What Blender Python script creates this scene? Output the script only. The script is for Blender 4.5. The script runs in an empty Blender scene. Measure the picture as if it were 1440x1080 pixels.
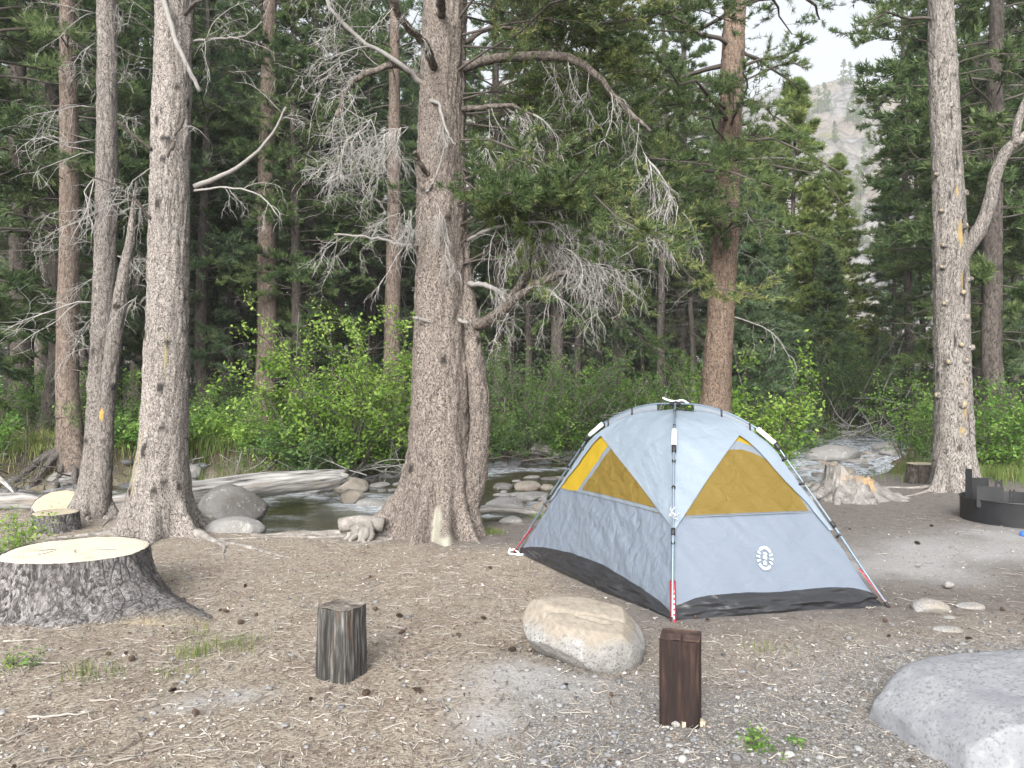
import bpy, math, random
import numpy as np
from mathutils import Vector

# ------------------------------------------------------------------ camera, sky, sun, exposure
S = bpy.context.scene
COL = S.collection
FPX, EYE = 1082.0, 1.6            # focal length in pixels of a 1440 px wide picture, eye height in metres
cam_d = bpy.data.cameras.new('camera')
cam = bpy.data.objects.new('camera', cam_d)
COL.objects.link(cam)
cam.location = (0, 0, EYE)
cam.rotation_euler = (math.radians(90), 0, 0)
cam_d.sensor_width = 36.0
cam_d.lens = 36.0 * FPX / 1440.0
cam_d.clip_start = 0.05
cam_d.clip_end = 5000
S.camera = cam

SUN_EL, SUN_AZ = 32.0, 194.0      # degrees; azimuth clockwise from +Y (behind the camera, a little to the left)
world = bpy.data.worlds.new('World')
S.world = world
world.use_nodes = True
wt = world.node_tree
sky = wt.nodes.new('ShaderNodeTexSky')
sky.sky_type = 'NISHITA'
sky.sun_disc = False
sky.sun_elevation = math.radians(SUN_EL)
sky.sun_rotation = math.radians(SUN_AZ)
sky.altitude = 300
sky.air_density = 1.0
sky.dust_density = 6.0
sky.ozone_density = 1.0
hs = wt.nodes.new('ShaderNodeHueSaturation')
hs.inputs['Value'].default_value = 1.35
hs.inputs['Saturation'].default_value = 0.25     # thin bright overcast
wt.links.new(sky.outputs[0], hs.inputs['Color'])
wt.links.new(hs.outputs[0], wt.nodes['Background'].inputs['Color'])
wt.nodes['Background'].inputs['Strength'].default_value = 0.15

sun_d = bpy.data.lights.new('sun', 'SUN')
sun_d.energy = 1.25
sun_d.angle = math.radians(24)
sun_d.color = (1.0, 0.975, 0.94)
sun = bpy.data.objects.new('sun', sun_d)
COL.objects.link(sun)
az, el = math.radians(SUN_AZ), math.radians(SUN_EL)
sdir = Vector((math.sin(az) * math.cos(el), math.cos(az) * math.cos(el), math.sin(el)))
sun.rotation_euler = sdir.to_track_quat('Z', 'Y').to_euler()
sun.location = sdir * 50

S.view_settings.view_transform = 'Standard'
S.view_settings.look = 'None'
S.view_settings.gamma = 1.0
S.view_settings.exposure = 1.02
S.view_settings.use_curve_mapping = False
HAZE = 0.0010
S.cycles.max_bounces = 8
S.cycles.diffuse_bounces = 4
S.cycles.transparent_max_bounces = 12

# ------------------------------------------------------------------ numbers
PI = math.pi
def rng(seed): return np.random.default_rng(seed)

def _hash(ix, iy, iz, seed):
    h = (ix.astype(np.int64) * 374761393 + iy.astype(np.int64) * 668265263 + iz.astype(np.int64) * 2147483647 + seed * 974634777)
    h = (h ^ (h >> 13)) * 1274126177
    h = h & 0xffffffff
    h = (h ^ (h >> 16)) * 2246822519 & 0xffffffff
    h = h ^ (h >> 15)
    return (h & 0xffffff) / float(0xffffff)

def vn(x, y, z=0.0, seed=0):
    """smooth value noise, 0..1"""
    x, y, z = np.broadcast_arrays(np.asarray(x, float), np.asarray(y, float), np.asarray(z, float))
    ix, iy, iz = np.floor(x), np.floor(y), np.floor(z)
    fx, fy, fz = x - ix, y - iy, z - iz
    fx, fy, fz = [f * f * (3 - 2 * f) for f in (fx, fy, fz)]
    r = 0
    for a in (0, 1):
        for b in (0, 1):
            for c in (0, 1):
                w = (fx if a else 1 - fx) * (fy if b else 1 - fy) * (fz if c else 1 - fz)
                r = r + w * _hash(ix + a, iy + b, iz + c, seed)
    return r

def fbm(x, y, z=0.0, seed=0, octv=4, gain=0.5):
    x, y, z = np.asarray(x, float), np.asarray(y, float), np.asarray(z, float)
    r, a, t = 0, 1.0, 0
    for o in range(octv):
        r = r + a * (vn(x, y, z, seed + o * 17) - 0.5)
        t += a
        a *= gain
        x, y, z = x * 2.03 + 3.1, y * 2.03 + 1.7, z * 2.03 + 5.3
    return r / t * 2

def ss(a, b, x):
    t = np.clip((np.asarray(x, float) - a) / (b - a), 0, 1)
    return t * t * (3 - 2 * t)

def nrm(v):
    return v / np.maximum(np.linalg.norm(v, axis=-1, keepdims=True), 1e-9)

def at(px, py, Y):
    """world point seen at picture pixel px, py (1440 x 1080) at distance Y"""
    return np.array([(px - 720) / FPX * Y, Y, EYE + (540 - py) / FPX * Y])

# ------------------------------------------------------------------ mesh building
class MB:
    def __init__(self):
        self.V, self.T, self.Q, self.A, self.M, self.n = [], [], [], [], [], 0
        self.mt, self.mq = [], []
    def add(self, V, T=None, Q=None, tint=0.5, mat=0):
        V = np.asarray(V, float).reshape(-1, 3)
        self.V.append(V)
        t = np.broadcast_to(np.asarray(tint, float), (len(V),))
        self.A.append(t)
        if T is not None and len(T):
            T = np.asarray(T, np.int64).reshape(-1, 3); self.T.append(T + self.n); self.mt.append(np.full(len(T), mat))
        if Q is not None and len(Q):
            Q = np.asarray(Q, np.int64).reshape(-1, 4); self.Q.append(Q + self.n); self.mq.append(np.full(len(Q), mat))
        self.n += len(V)
        return self
    def mesh(self, name, mats, smooth=True, attrs=None):
        V = np.concatenate(self.V) if self.V else np.zeros((0, 3))
        T = np.concatenate(self.T) if self.T else np.zeros((0, 3), np.int64)
        Q = np.concatenate(self.Q) if self.Q else np.zeros((0, 4), np.int64)
        me = bpy.data.meshes.new(name)
        me.vertices.add(len(V)); me.vertices.foreach_set('co', V.astype(np.float32).ravel())
        nl = T.size + Q.size
        me.loops.add(nl)
        me.loops.foreach_set('vertex_index', np.concatenate([T.ravel(), Q.ravel()]).astype(np.int32))
        me.polygons.add(len(T) + len(Q))
        st = np.concatenate([np.arange(len(T)) * 3, T.size + np.arange(len(Q)) * 4]).astype(np.int32)
        me.polygons.foreach_set('loop_start', st)
        mi = np.concatenate([*(self.mt or [np.zeros(0)]), *(self.mq or [np.zeros(0)])]).astype(np.int32)
        me.polygons.foreach_set('material_index', mi)
        if not isinstance(mats, (list, tuple)): mats = [mats]
        for m in mats: me.materials.append(m)
        a = me.attributes.new('tint', 'FLOAT', 'POINT')
        a.data.foreach_set('value', np.concatenate(self.A).astype(np.float32) if self.A else np.zeros(0, np.float32))
        for k, val in (attrs or {}).items():
            b = me.attributes.new(k, 'FLOAT', 'POINT')
            b.data.foreach_set('value', np.asarray(val, np.float32))
        me.update(calc_edges=True)
        me.validate()
        me.polygons.foreach_set('use_smooth', np.full(len(me.polygons), smooth))
        return me

def obj(name, mb, mats, parent=None, smooth=True, attrs=None, loc=None, kind=None):
    me = mb.mesh(name, mats, smooth, attrs) if isinstance(mb, MB) else mb
    o = bpy.data.objects.new(name, me)
    COL.objects.link(o)
    if parent is not None: o.parent = parent
    if loc is not None: o.location = loc
    if kind: o['kind'] = kind
    return o

def thing(name, label, cat, loc=(0, 0, 0), rz=0.0, group=None, scale=1.0):
    o = bpy.data.objects.new(name, None)
    COL.objects.link(o)
    o.empty_display_size = 0.2
    o.location = tuple(float(c) for c in loc); o.rotation_euler = (0, 0, rz); o.scale = (scale,) * 3
    o['label'] = label; o['category'] = cat
    if group: o['group'] = group
    return o

def tag(o, label, cat, group=None):
    o['label'] = label; o['category'] = cat
    if group: o['group'] = group
    return o

def copy_tree(o, parent=None):
    c = o.copy(); COL.objects.link(c)
    if parent is not None: c.parent = parent
    for ch in list(o.children): copy_tree(ch, c)
    return c

# ---- shapes
def grid_faces(nr, nc, wrap=False):
    i = np.arange(nr - 1)[:, None]; j = np.arange(nc if wrap else nc - 1)[None, :]
    j2 = (j + 1) % nc
    a = i * nc + j; b = i * nc + j2; c = (i + 1) * nc + j2; d = (i + 1) * nc + j
    return np.stack(np.broadcast_arrays(a, b, c, d), -1).reshape(-1, 4)

def box(mb, cx, cy, cz, sx, sy, sz, rz=0.0, tint=0.5, mat=0, tilt=0.0):
    v = np.array([[x, y, z] for z in (-.5, .5) for (x, y) in ((-.5, -.5), (.5, -.5), (.5, .5), (-.5, .5))]) * [sx, sy, sz]
    if tilt:
        c, s = math.cos(tilt), math.sin(tilt); v = np.stack([v[:, 0], v[:, 1] * c - v[:, 2] * s, v[:, 1] * s + v[:, 2] * c], 1)
    c, s = math.cos(rz), math.sin(rz)
    v = np.stack([v[:, 0] * c - v[:, 1] * s, v[:, 0] * s + v[:, 1] * c, v[:, 2]], 1) + [cx, cy, cz]
    mb.add(v, Q=[[0, 3, 2, 1], [4, 5, 6, 7], [0, 1, 5, 4], [1, 2, 6, 5], [2, 3, 7, 6], [3, 0, 4, 7]], tint=tint, mat=mat)

def tubes(mb, P, R, sides=3, tint=0.5, cap=True, mat=0):
    """P (m,n,3) paths, R (m,n) radii"""
    P = np.asarray(P, float); R = np.asarray(R, float)
    if P.ndim == 2: P, R = P[None], R[None]
    m, n = P.shape[:2]
    T = np.gradient(P, axis=1) if n > 2 else np.repeat(P[:, 1:] - P[:, :1], 2, 1)
    T = nrm(T)
    # a steady reference per tube
    d = nrm(P[:, -1] - P[:, 0] + 1e-6)
    ref = np.where((np.abs(d[:, 2:3]) < 0.75), np.array([[0., 0, 1.]]), np.array([[0.6, 0.8, 0.]]))
    ref = np.repeat(ref[:, None], n, 1)
    U = nrm(np.cross(T, ref)); W = np.cross(T, U)
    a = np.arange(sides) / sides * 2 * PI
    V = P[:, :, None] + R[:, :, None, None] * (np.cos(a)[None, None, :, None] * U[:, :, None] + np.sin(a)[None, None, :, None] * W[:, :, None])
    V = V.reshape(-1, 3)
    q = grid_faces(n, sides, True)[:, ::-1]
    Q = (q[None] + (np.arange(m) * n * sides)[:, None, None]).reshape(-1, 4)
    Tt = None
    if cap and sides >= 3:
        b = (np.arange(m) * n * sides)[:, None, None]
        fan = np.array([[0, i, i + 1] for i in range(1, sides - 1)])
        Tt = np.concatenate([(fan + b).reshape(-1, 3), (fan[:, ::-1] + (n - 1) * sides + b).reshape(-1, 3)])
    t = np.asarray(tint, float)
    if t.ndim == 1: t = np.repeat(t, n * sides)
    mb.add(V, T=Tt, Q=Q, tint=t, mat=mat)

def spline(pts, n):
    """smooth Catmull-Rom through pts, n samples"""
    p = np.asarray(pts, float)
    k = len(p)
    q = np.vstack([2 * p[0] - p[1], p, 2 * p[-1] - p[-2]])
    t = np.linspace(0, k - 1 - 1e-6, n); i = t.astype(int); f = (t - i)[:, None]
    a, b, c, d = q[i], q[i + 1], q[i + 2], q[i + 3]
    return 0.5 * ((2 * b) + (c - a) * f + (2 * a - 5 * b + 4 * c - d) * f ** 2 + (3 * b - a - 3 * c + d) * f ** 3)

def walk(r, origin, d0, length, n=7, curl=0.25, droop=0.1):
    """m random curved paths"""
    m = len(origin)
    d = nrm(np.asarray(d0, float))
    step = (np.asarray(length, float) / (n - 1)).reshape(m, 1)
    P = np.zeros((m, n, 3)); P[:, 0] = origin
    drift = r.normal(0, curl * 0.6, (m, 3))
    for i in range(1, n):
        P[:, i] = P[:, i - 1] + d * step
        d = nrm(d + drift * 0.5 + r.normal(0, curl * 0.6, (m, 3)) + np.array([0, 0, -droop]))
    return P

def on_path(P, t):
    """points and tangents at parameters t (m,) 0..1 of paths (m,n,3)"""
    m, n = P.shape[:2]
    x = t * (n - 1) * 0.9999; i = x.astype(int); f = (x - i)[:, None]
    ar = np.arange(m)
    a, b = P[ar, i], P[ar, i + 1]
    return a * (1 - f) + b * f, nrm(b - a)

def tufts(mb, r, pos, d, nb=8, L=0.1, w=0.008, spread=0.9, tint=None, tspread=0.18):
    """needle tufts: nb narrow blades fanning around direction d at each pos"""
    m = len(pos)
    d = nrm(np.asarray(d, float))
    ref = nrm(r.normal(0, 1, (m, 3)))
    u = nrm(np.cross(d, ref)); v = np.cross(d, u)
    a = r.uniform(0, 2 * PI, (m, nb)); s = r.uniform(0.15, spread, (m, nb))
    perp = np.cos(a)[..., None] * u[:, None] + np.sin(a)[..., None] * v[:, None]
    bd = nrm(d[:, None] + perp * s[..., None] * 1.4)
    side = nrm(np.cross(bd, r.normal(0, 1, (m, nb, 3))))
    LL = (L * r.uniform(0.7, 1.15, (m, nb)))[..., None]
    base = pos[:, None] + d[:, None] * r.uniform(-0.35, 0.35, (m, nb))[..., None] * L
    tip = base + bd * LL
    mid = base + bd * LL * 0.1
    V = np.stack([mid - side * w / 2, mid + side * w / 2, tip], 2).reshape(-1, 3)
    t = (r.uniform(0, 1, m) if tint is None else tint)
    t = np.clip(np.repeat(t[:, None], nb, 1) + r.normal(0, tspread, (m, nb)), 0, 1)
    t = np.repeat(t.reshape(-1), 3)
    mb.add(V, T=np.arange(len(V)).reshape(-1, 3), tint=t)

def leaves(mb, r, pos, size=0.05, tint=None, flat=0.5):
    m = len(pos)
    d = nrm(r.normal(0, 1, (m, 3)) * [1, 1, 0.6]); n0 = nrm(r.normal(0, 1, (m, 3)) + [0, -0.3, flat * 2])
    s = nrm(np.cross(d, n0)); n1 = np.cross(s, d)
    L = (size * r.uniform(0.6, 1.3, m))[:, None]
    a = pos; b = pos + d * L * 0.45 + s * L * 0.27; c = pos + d * L - n1 * L * 0.12; e = pos + d * L * 0.45 - s * L * 0.27
    V = np.stack([a, b, c, e], 1).reshape(-1, 3)
    t = r.uniform(0, 1, m) if tint is None else np.clip(tint, 0, 1)
    mb.add(V, Q=np.arange(len(V)).reshape(-1, 4), tint=np.repeat(t, 4))

_ico = {}
def ico(sub):
    if sub in _ico: return _ico[sub]
    g = (1 + 5 ** .5) / 2
    V = np.array([[-1, g, 0], [1, g, 0], [-1, -g, 0], [1, -g, 0], [0, -1, g], [0, 1, g], [0, -1, -g], [0, 1, -g], [g, 0, -1], [g, 0, 1], [-g, 0, -1], [-g, 0, 1]], float)
    T = np.array([[0, 11, 5], [0, 5, 1], [0, 1, 7], [0, 7, 10], [0, 10, 11], [1, 5, 9], [5, 11, 4], [11, 10, 2], [10, 7, 6], [7, 1, 8], [3, 9, 4], [3, 4, 2], [3, 2, 6], [3, 6, 8], [3, 8, 9], [4, 9, 5], [2, 4, 11], [6, 2, 10], [8, 6, 7], [9, 8, 1]])
    V = nrm(V)
    for _ in range(sub):
        e = np.sort(np.concatenate([T[:, [0, 1]], T[:, [1, 2]], T[:, [2, 0]]]), 1)
        ue, inv = np.unique(e, axis=0, return_inverse=True)
        inv = inv.reshape(3, -1)
        mid = nrm(V[ue[:, 0]] + V[ue[:, 1]]); o = len(V)
        V = np.vstack([V, mid])
        a, b, c = T.T; ab, bc, ca = inv + o
        T = np.concatenate([np.stack(x, 1) for x in ((a, ab, ca), (b, bc, ab), (c, ca, bc), (ab, bc, ca))])
    _ico[sub] = (V, T)
    return V, T

# ------------------------------------------------------------------ materials
def ND(nt, typ, ins=None, **props):
    n = nt.nodes.new('ShaderNode' + typ)
    for k, v in props.items(): setattr(n, k, v)
    for k, v in (ins or {}).items():
        s = n.inputs[k]
        if isinstance(v, bpy.types.NodeSocket): nt.links.new(v, s)
        else:
            if hasattr(s.default_value, '__len__') and not hasattr(v, '__len__'): v = (v, v, v)
            if hasattr(s.default_value, '__len__') and len(s.default_value) == 4 and len(v) == 3: v = (*v, 1.0)
            s.default_value = v
    return n

def ramp(nt, fac, stops, interp='LINEAR'):
    n = nt.nodes.new('ShaderNodeValToRGB'); n.color_ramp.interpolation = interp
    e = n.color_ramp.elements
    while len(e) < len(stops): e.new(0.5)
    for k, (p, c) in enumerate(stops):
        e[k].position = p
        c = (c, c, c) if not hasattr(c, '__len__') else c
        e[k].color = (*c, 1.0)
    nt.links.new(fac, n.inputs[0])
    return n.outputs[0]

def mix(nt, a, b, f, mode='MIX'):
    n = nt.nodes.new('ShaderNodeMix'); n.data_type = 'RGBA'; n.blend_type = mode; n.clamp_factor = True
    for s, v in ((n.inputs[0], f), (n.inputs[6], a), (n.inputs[7], b)):
        if isinstance(v, bpy.types.NodeSocket): nt.links.new(v, s)
        elif s.type == 'VALUE': s.default_value = v
        else: s.default_value = (*v, 1.0)
    return n.outputs[2]

def math_(nt, op, a, b=0.5, c=None):
    n = nt.nodes.new('ShaderNodeMath'); n.operation = op
    for k, v in enumerate((a, b, c)):
        if v is None: continue
        if isinstance(v, bpy.types.NodeSocket): nt.links.new(v, n.inputs[k])
        else: n.inputs[k].default_value = v
    return n.outputs[0]

def new_mat(name):
    m = bpy.data.materials.new(name); m.use_nodes = True
    nt = m.node_tree
    for n in list(nt.nodes): nt.nodes.remove(n)
    out = nt.nodes.new('ShaderNodeOutputMaterial')
    return m, nt, out

def coords(nt, scale=(1, 1, 1), kind='Object', warp=0.0, wscale=5.0):
    tc = nt.nodes.new('ShaderNodeTexCoord')
    mp = ND(nt, 'Mapping', {'Vector': tc.outputs[kind], 'Scale': scale})
    v = mp.outputs[0]
    if warp:
        nz = ND(nt, 'TexNoise', {'Vector': v, 'Scale': wscale, 'Detail': 2.0})
        sb = ND(nt, 'VectorMath', {0: nz.outputs['Color'], 1: (0.5, 0.5, 0.5)}, operation='SUBTRACT')
        sc = ND(nt, 'VectorMath', {0: sb.outputs[0], 'Scale': warp}, operation='SCALE')
        v = ND(nt, 'VectorMath', {0: v, 1: sc.outputs[0]}, operation='ADD').outputs[0]
    return v

def noise(nt, vec, scale, detail=3.0, rough=0.55, out='Fac'):
    return ND(nt, 'TexNoise', {'Vector': vec, 'Scale': scale, 'Detail': detail, 'Roughness': rough}).outputs[out]

def attr(nt, name): return ND(nt, 'Attribute', attribute_name=name).outputs['Fac']

def finish(nt, out, col, rough=0.8, bump=None, bstr=0.5, bdist=0.01, spec=0.3, metallic=0.0, sheen=0.0):
    p = ND(nt, 'BsdfPrincipled', {'Base Color': col, 'Roughness': rough, 'Specular IOR Level': spec, 'Metallic': metallic})
    if sheen: p.inputs['Sheen Weight'].default_value = sheen
    if bump is not None:
        b = ND(nt, 'Bump', {'Height': bump, 'Strength': bstr, 'Distance': bdist})
        nt.links.new(b.outputs[0], p.inputs['Normal'])
    nt.links.new(p.outputs[0], out.inputs[0])
    return p

def bark_mat(name, dark, mid, light, cell=30.0, stretch=0.45, bdist=0.012, lichen=None, patchy=0.5, mark=None, crack=0.5, knots=False):
    m, nt, out = new_mat(name)
    v = coords(nt, (1, 1, stretch), warp=0.10, wscale=7)
    vo = ND(nt, 'TexVoronoi', {'Vector': v, 'Scale': cell, 'Randomness': 1.0}, feature='DISTANCE_TO_EDGE').outputs['Distance']
    vc = ND(nt, 'TexVoronoi', {'Vector': v, 'Scale': cell * 1.15}, feature='F1').outputs['Color']
    flake = noise(nt, v, cell * 1.1, 5.0, 0.75)
    fine = noise(nt, v, cell * 3.0, 4.0, 0.7)
    furrow = noise(nt, coords(nt, (1, 1, stretch * 0.22), warp=0.15, wscale=5), cell * 0.55, 4.0, 0.6)
    big = noise(nt, coords(nt, (1, 1, 0.35)), 2.2, 5.0, 0.6)
    rnd = ND(nt, 'SeparateColor', {'Color': vc}).outputs[0]
    tone = math_(nt, 'ADD', math_(nt, 'MULTIPLY', flake, 0.75), math_(nt, 'MULTIPLY', rnd, 0.25))
    plate = ramp(nt, tone, [(0.36, dark), (0.45, mid), (0.55, [m_ * 0.5 + l_ * 0.5 for m_, l_ in zip(mid, light)]), (0.63, light)])
    plate = mix(nt, plate, mid, math_(nt, 'MULTIPLY', ramp(nt, big, [(0.40, 0.0), (0.62, 1.0)]), patchy))
    plate = mix(nt, plate, dark, ramp(nt, fine, [(0.33, 0.7), (0.50, 0.0)]))
    crk = math_(nt, 'MULTIPLY', ramp(nt, vo, [(0.0, 1.0), (0.13, 0.0)]), math_(nt, 'MULTIPLY', ramp(nt, fine, [(0.35, 1.0), (0.62, 0.25)]), crack))
    crk = math_(nt, 'MAXIMUM', crk, ramp(nt, furrow, [(0.30, 0.85), (0.42, 0.0)]))
    plates = ND(nt, 'TexVoronoi', {'Vector': coords(nt, (1, 1, stretch * 0.35), warp=0.12, wscale=6), 'Scale': cell * 0.22}, feature='DISTANCE_TO_EDGE').outputs['Distance']
    pm = math_(nt, 'MULTIPLY', ramp(nt, plates, [(0.0, 0.9), (0.07, 0.0)]), ramp(nt, big, [(0.42, 0.0), (0.60, 1.0)]))
    crk = math_(nt, 'MAXIMUM', crk, pm)
    col = mix(nt, plate, dark, crk)
    if lichen:
        ln = noise(nt, coords(nt, (1, 1, 0.6)), 3.5, 5.0, 0.7)
        col = mix(nt, col, lichen, ramp(nt, ln, [(0.60, 0.0), (0.68, 0.7)]))
    if mark:
        col = mix(nt, col, mark, math_(nt, 'MULTIPLY', attr(nt, 'mark'), ramp(nt, fine, [(0.3, 0.35), (0.6, 1.0)])))
    if knots: col = mix(nt, col, [c * 0.45 for c in dark], math_(nt, 'MULTIPLY', attr(nt, 'tint'), 0.9))
    h = math_(nt, 'ADD', math_(nt, 'MULTIPLY', math_(nt, 'SUBTRACT', 1.0, crk), 0.6), math_(nt, 'MULTIPLY', tone, 1.1))
    h = math_(nt, 'ADD', h, math_(nt, 'MULTIPLY', fine, 0.4))
    finish(nt, out, col, 0.9, h, 0.9, bdist, 0.12)
    return m

def oldwood_mat(name, dark, mid, light, mark=None, scale=9.0):
    """bare weathered wood: streaks and hollows, no plates"""
    m, nt, out = new_mat(name)
    v = coords(nt, (1, 1, 0.8), warp=0.35, wscale=4)
    a = noise(nt, v, scale, 6.0, 0.65); b = noise(nt, v, scale * 6, 4.0, 0.7); c = noise(nt, coords(nt), 2.5, 4.0)
    t = math_(nt, 'ADD', math_(nt, 'MULTIPLY', a, 0.65), math_(nt, 'MULTIPLY', b, 0.35))
    col = ramp(nt, t, [(0.34, dark), (0.48, mid), (0.64, light)])
    col = mix(nt, col, mid, ramp(nt, c, [(0.45, 0.0), (0.65, 0.7)]))
    if mark: col = mix(nt, col, mark, math_(nt, 'MULTIPLY', attr(nt, 'mark'), ramp(nt, b, [(0.35, 0.3), (0.55, 1.0)])))
    finish(nt, out, col, 0.88, t, 0.9, 0.025, 0.15)
    return m

def tint_mat(name, stops, rough=0.8, trans=0.0, spec=0.2, noise_amt=0.0, nscale=30.0):
    """colour per piece from the tint attribute"""
    m, nt, out = new_mat(name)
    col = ramp(nt, attr(nt, 'tint'), stops)
    if noise_amt:
        nz = noise(nt, coords(nt), nscale, 3.0)
        col = mix(nt, col, ramp(nt, nz, [(0.3, 0.35), (0.7, 1.0)]), noise_amt, 'MULTIPLY')
    p = finish(nt, out, col, rough, spec=spec)
    if trans:
        t = ND(nt, 'BsdfTranslucent', {'Color': col})
        mx = ND(nt, 'MixShader', {0: trans, 1: p.outputs[0], 2: t.outputs[0]})
        nt.links.new(mx.outputs[0], out.inputs[0])
    return m

def granite_mat(name, base, dark, stain, stain_amt=0.5, speck=170.0, lichen=None, wet=0.0, top=None, contrast=0.62):
    m, nt, out = new_mat(name)
    v = coords(nt)
    n1 = noise(nt, v, speck, 2.0, 0.6)
    n2 = noise(nt, v, speck * 0.35, 3.0, 0.6)
    n3 = noise(nt, v, 3.0, 5.0, 0.6)
    col = mix(nt, base, dark, math_(nt, 'MULTIPLY', ramp(nt, n1, [(0.36, 1.0), (0.47, 0.0)]), contrast))
    col = mix(nt, col, [min(1, c * 1.35) for c in base], ramp(nt, n2, [(0.55, 0.0), (0.68, 0.7)]))
    col = mix(nt, col, stain, math_(nt, 'MULTIPLY', ramp(nt, n3, [(0.42, 0.0), (0.62, 1.0)]), stain_amt))
    if top:                                     # weathered tan skin on the faces that look up
        gm = nt.nodes.new('ShaderNodeNewGeometry')
        nz = ND(nt, 'SeparateXYZ', {0: ND(nt, 'TexCoord').outputs['Object']}).outputs[2]
        f = math_(nt, 'ADD', nz, math_(nt, 'MULTIPLY', math_(nt, 'SUBTRACT', n3, 0.5), 0.28))
        col = mix(nt, col, mix(nt, top, [c * 0.72 for c in top], ramp(nt, n2, [(0.3, 1.0), (0.55, 0.0)])), math_(nt, 'MULTIPLY', ramp(nt, f, [(0.02, 0.0), (0.09, 1.0)]), 0.85))
    if lichen:
        n4 = noise(nt, v, 7.0, 5.0, 0.7)
        col = mix(nt, col, lichen, ramp(nt, n4, [(0.58, 0.0), (0.66, 0.8)]))
    h = math_(nt, 'ADD', math_(nt, 'MULTIPLY', n1, 0.4), n2)
    finish(nt, out, col, 0.85 - 0.55 * wet, h, 0.35, 0.012, 0.3)
    return m

CREASE = 0.16
def fabric_mat(name, col, rough=0.5, wr=0.5, spec=0.4, trans=0.12, scale=(7, 7, 4)):
    m, nt, out = new_mat(name)
    v = coords(nt, scale, warp=0.5, wscale=1.5)
    a = ND(nt, 'TexNoise', {'Vector': v, 'Scale': 1.2, 'Detail': 4.0, 'Roughness': 0.55, 'Distortion': 1.2}).outputs['Fac']
    cr = ND(nt, 'TexVoronoi', {'Vector': v, 'Scale': 1.6}, feature='DISTANCE_TO_EDGE').outputs['Distance']
    h = math_(nt, 'ADD', a, math_(nt, 'MULTIPLY', ramp(nt, cr, [(0.0, 0.0), (0.35, 1.0)]), CREASE))
    c2 = mix(nt, col, [c * 0.90 for c in col], noise(nt, coords(nt), 2.5, 4.0))
    p = finish(nt, out, c2, rough, h, wr, 0.03, spec)
    if trans:
        t = ND(nt, 'BsdfTranslucent', {'Color': c2})
        mx = ND(nt, 'MixShader', {0: trans, 1: p.outputs[0], 2: t.outputs[0]})
        nt.links.new(mx.outputs[0], out.inputs[0])
    return m

def plain_mat(name, col, rough=0.5, metallic=0.0, spec=0.4, var=0.15, vs=20.0, bump=0.0):
    m, nt, out = new_mat(name)
    n = noise(nt, coords(nt), vs, 4.0)
    c = mix(nt, [k * (1 - var) for k in col], [min(1, k * (1 + var)) for k in col], n)
    finish(nt, out, c, rough, n if bump else None, bump, 0.005, spec, metallic)
    return m

M = {}
M['bark_pink'] = bark_mat('bark_pink', (0.052, 0.046, 0.042), (0.172, 0.146, 0.128), (0.38, 0.332, 0.293), 80, 0.6, mark=(0.42, 0.41, 0.34), knots=True, patchy=.35)
M['bark_pale'] = bark_mat('bark_pale', (0.055, 0.05, 0.048), (0.26, 0.235, 0.215), (0.52, 0.475, 0.435), 85, 0.6, mark=(0.42, 0.36, 0.16), knots=True, patchy=.3)
M['bark_grey'] = bark_mat('bark_grey', (0.055, 0.05, 0.047), (0.19, 0.172, 0.158), (0.37, 0.338, 0.31), 75, 0.5, mark=(0.52, 0.34, 0.07), knots=True, patchy=.35)
M['bark_dead'] = bark_mat('bark_dead', (0.05, 0.046, 0.043), (0.21, 0.193, 0.177), (0.40, 0.37, 0.34), 62, 0.4, mark=(0.36, 0.255, 0.095), knots=True, patchy=.35)
M['bark_red'] = bark_mat('bark_red', (0.055, 0.042, 0.034), (0.19, 0.14, 0.108), (0.36, 0.275, 0.215), 70, 0.5, knots=True)
M['bark_dark'] = bark_mat('bark_dark', (0.03, 0.027, 0.025), (0.085, 0.073, 0.065), (0.15, 0.13, 0.115), 26, 0.45)
M['bark_stump'] = bark_mat('bark_stump', (0.04, 0.037, 0.037), (0.13, 0.122, 0.12), (0.36, 0.345, 0.338), 44, 0.55, 0.02, mark=(0.46, 0.38, 0.24))
M['root'] = oldwood_mat('root', (0.07, 0.062, 0.056), (0.21, 0.195, 0.178), (0.40, 0.38, 0.35))
M['deadwood'] = tint_mat('deadwood', [(0, (0.11, 0.102, 0.095)), (0.5, (0.24, 0.23, 0.218)), (1, (0.42, 0.41, 0.39))], 0.85, noise_amt=0.35, nscale=25)
M['twig_dark'] = tint_mat('twig_dark', [(0, (0.05, 0.042, 0.036)), (0.6, (0.12, 0.105, 0.095)), (1, (0.26, 0.24, 0.22))], 0.85)
M['limb'] = bark_mat('limb', (0.045, 0.038, 0.033), (0.13, 0.112, 0.098), (0.25, 0.22, 0.195), 40, 0.7, 0.008)
M['needles_near'] = tint_mat('needles_near', [(0, (0.045, 0.08, 0.032)), (0.45, (0.10, 0.148, 0.056)), (0.8, (0.17, 0.21, 0.08)), (1, (0.26, 0.26, 0.10))], 0.55, 0.3)
M['needles_dark'] = tint_mat('needles_dark', [(0, (0.055, 0.098, 0.042)), (0.5, (0.115, 0.172, 0.068)), (1, (0.195, 0.25, 0.10))], 0.55, 0.4)
M['needles_cool'] = tint_mat('needles_cool', [(0, (0.068, 0.12, 0.066)), (0.5, (0.14, 0.21, 0.11)), (1, (0.235, 0.305, 0.16))], 0.55, 0.4)
M['needles_sunlit'] = tint_mat('needles_sunlit', [(0, (0.12, 0.185, 0.055)), (0.5, (0.22, 0.30, 0.09)), (1, (0.37, 0.41, 0.14))], 0.55, 0.4)  # yellower and brighter: sunlight on the far conifers is put into the colour
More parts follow.
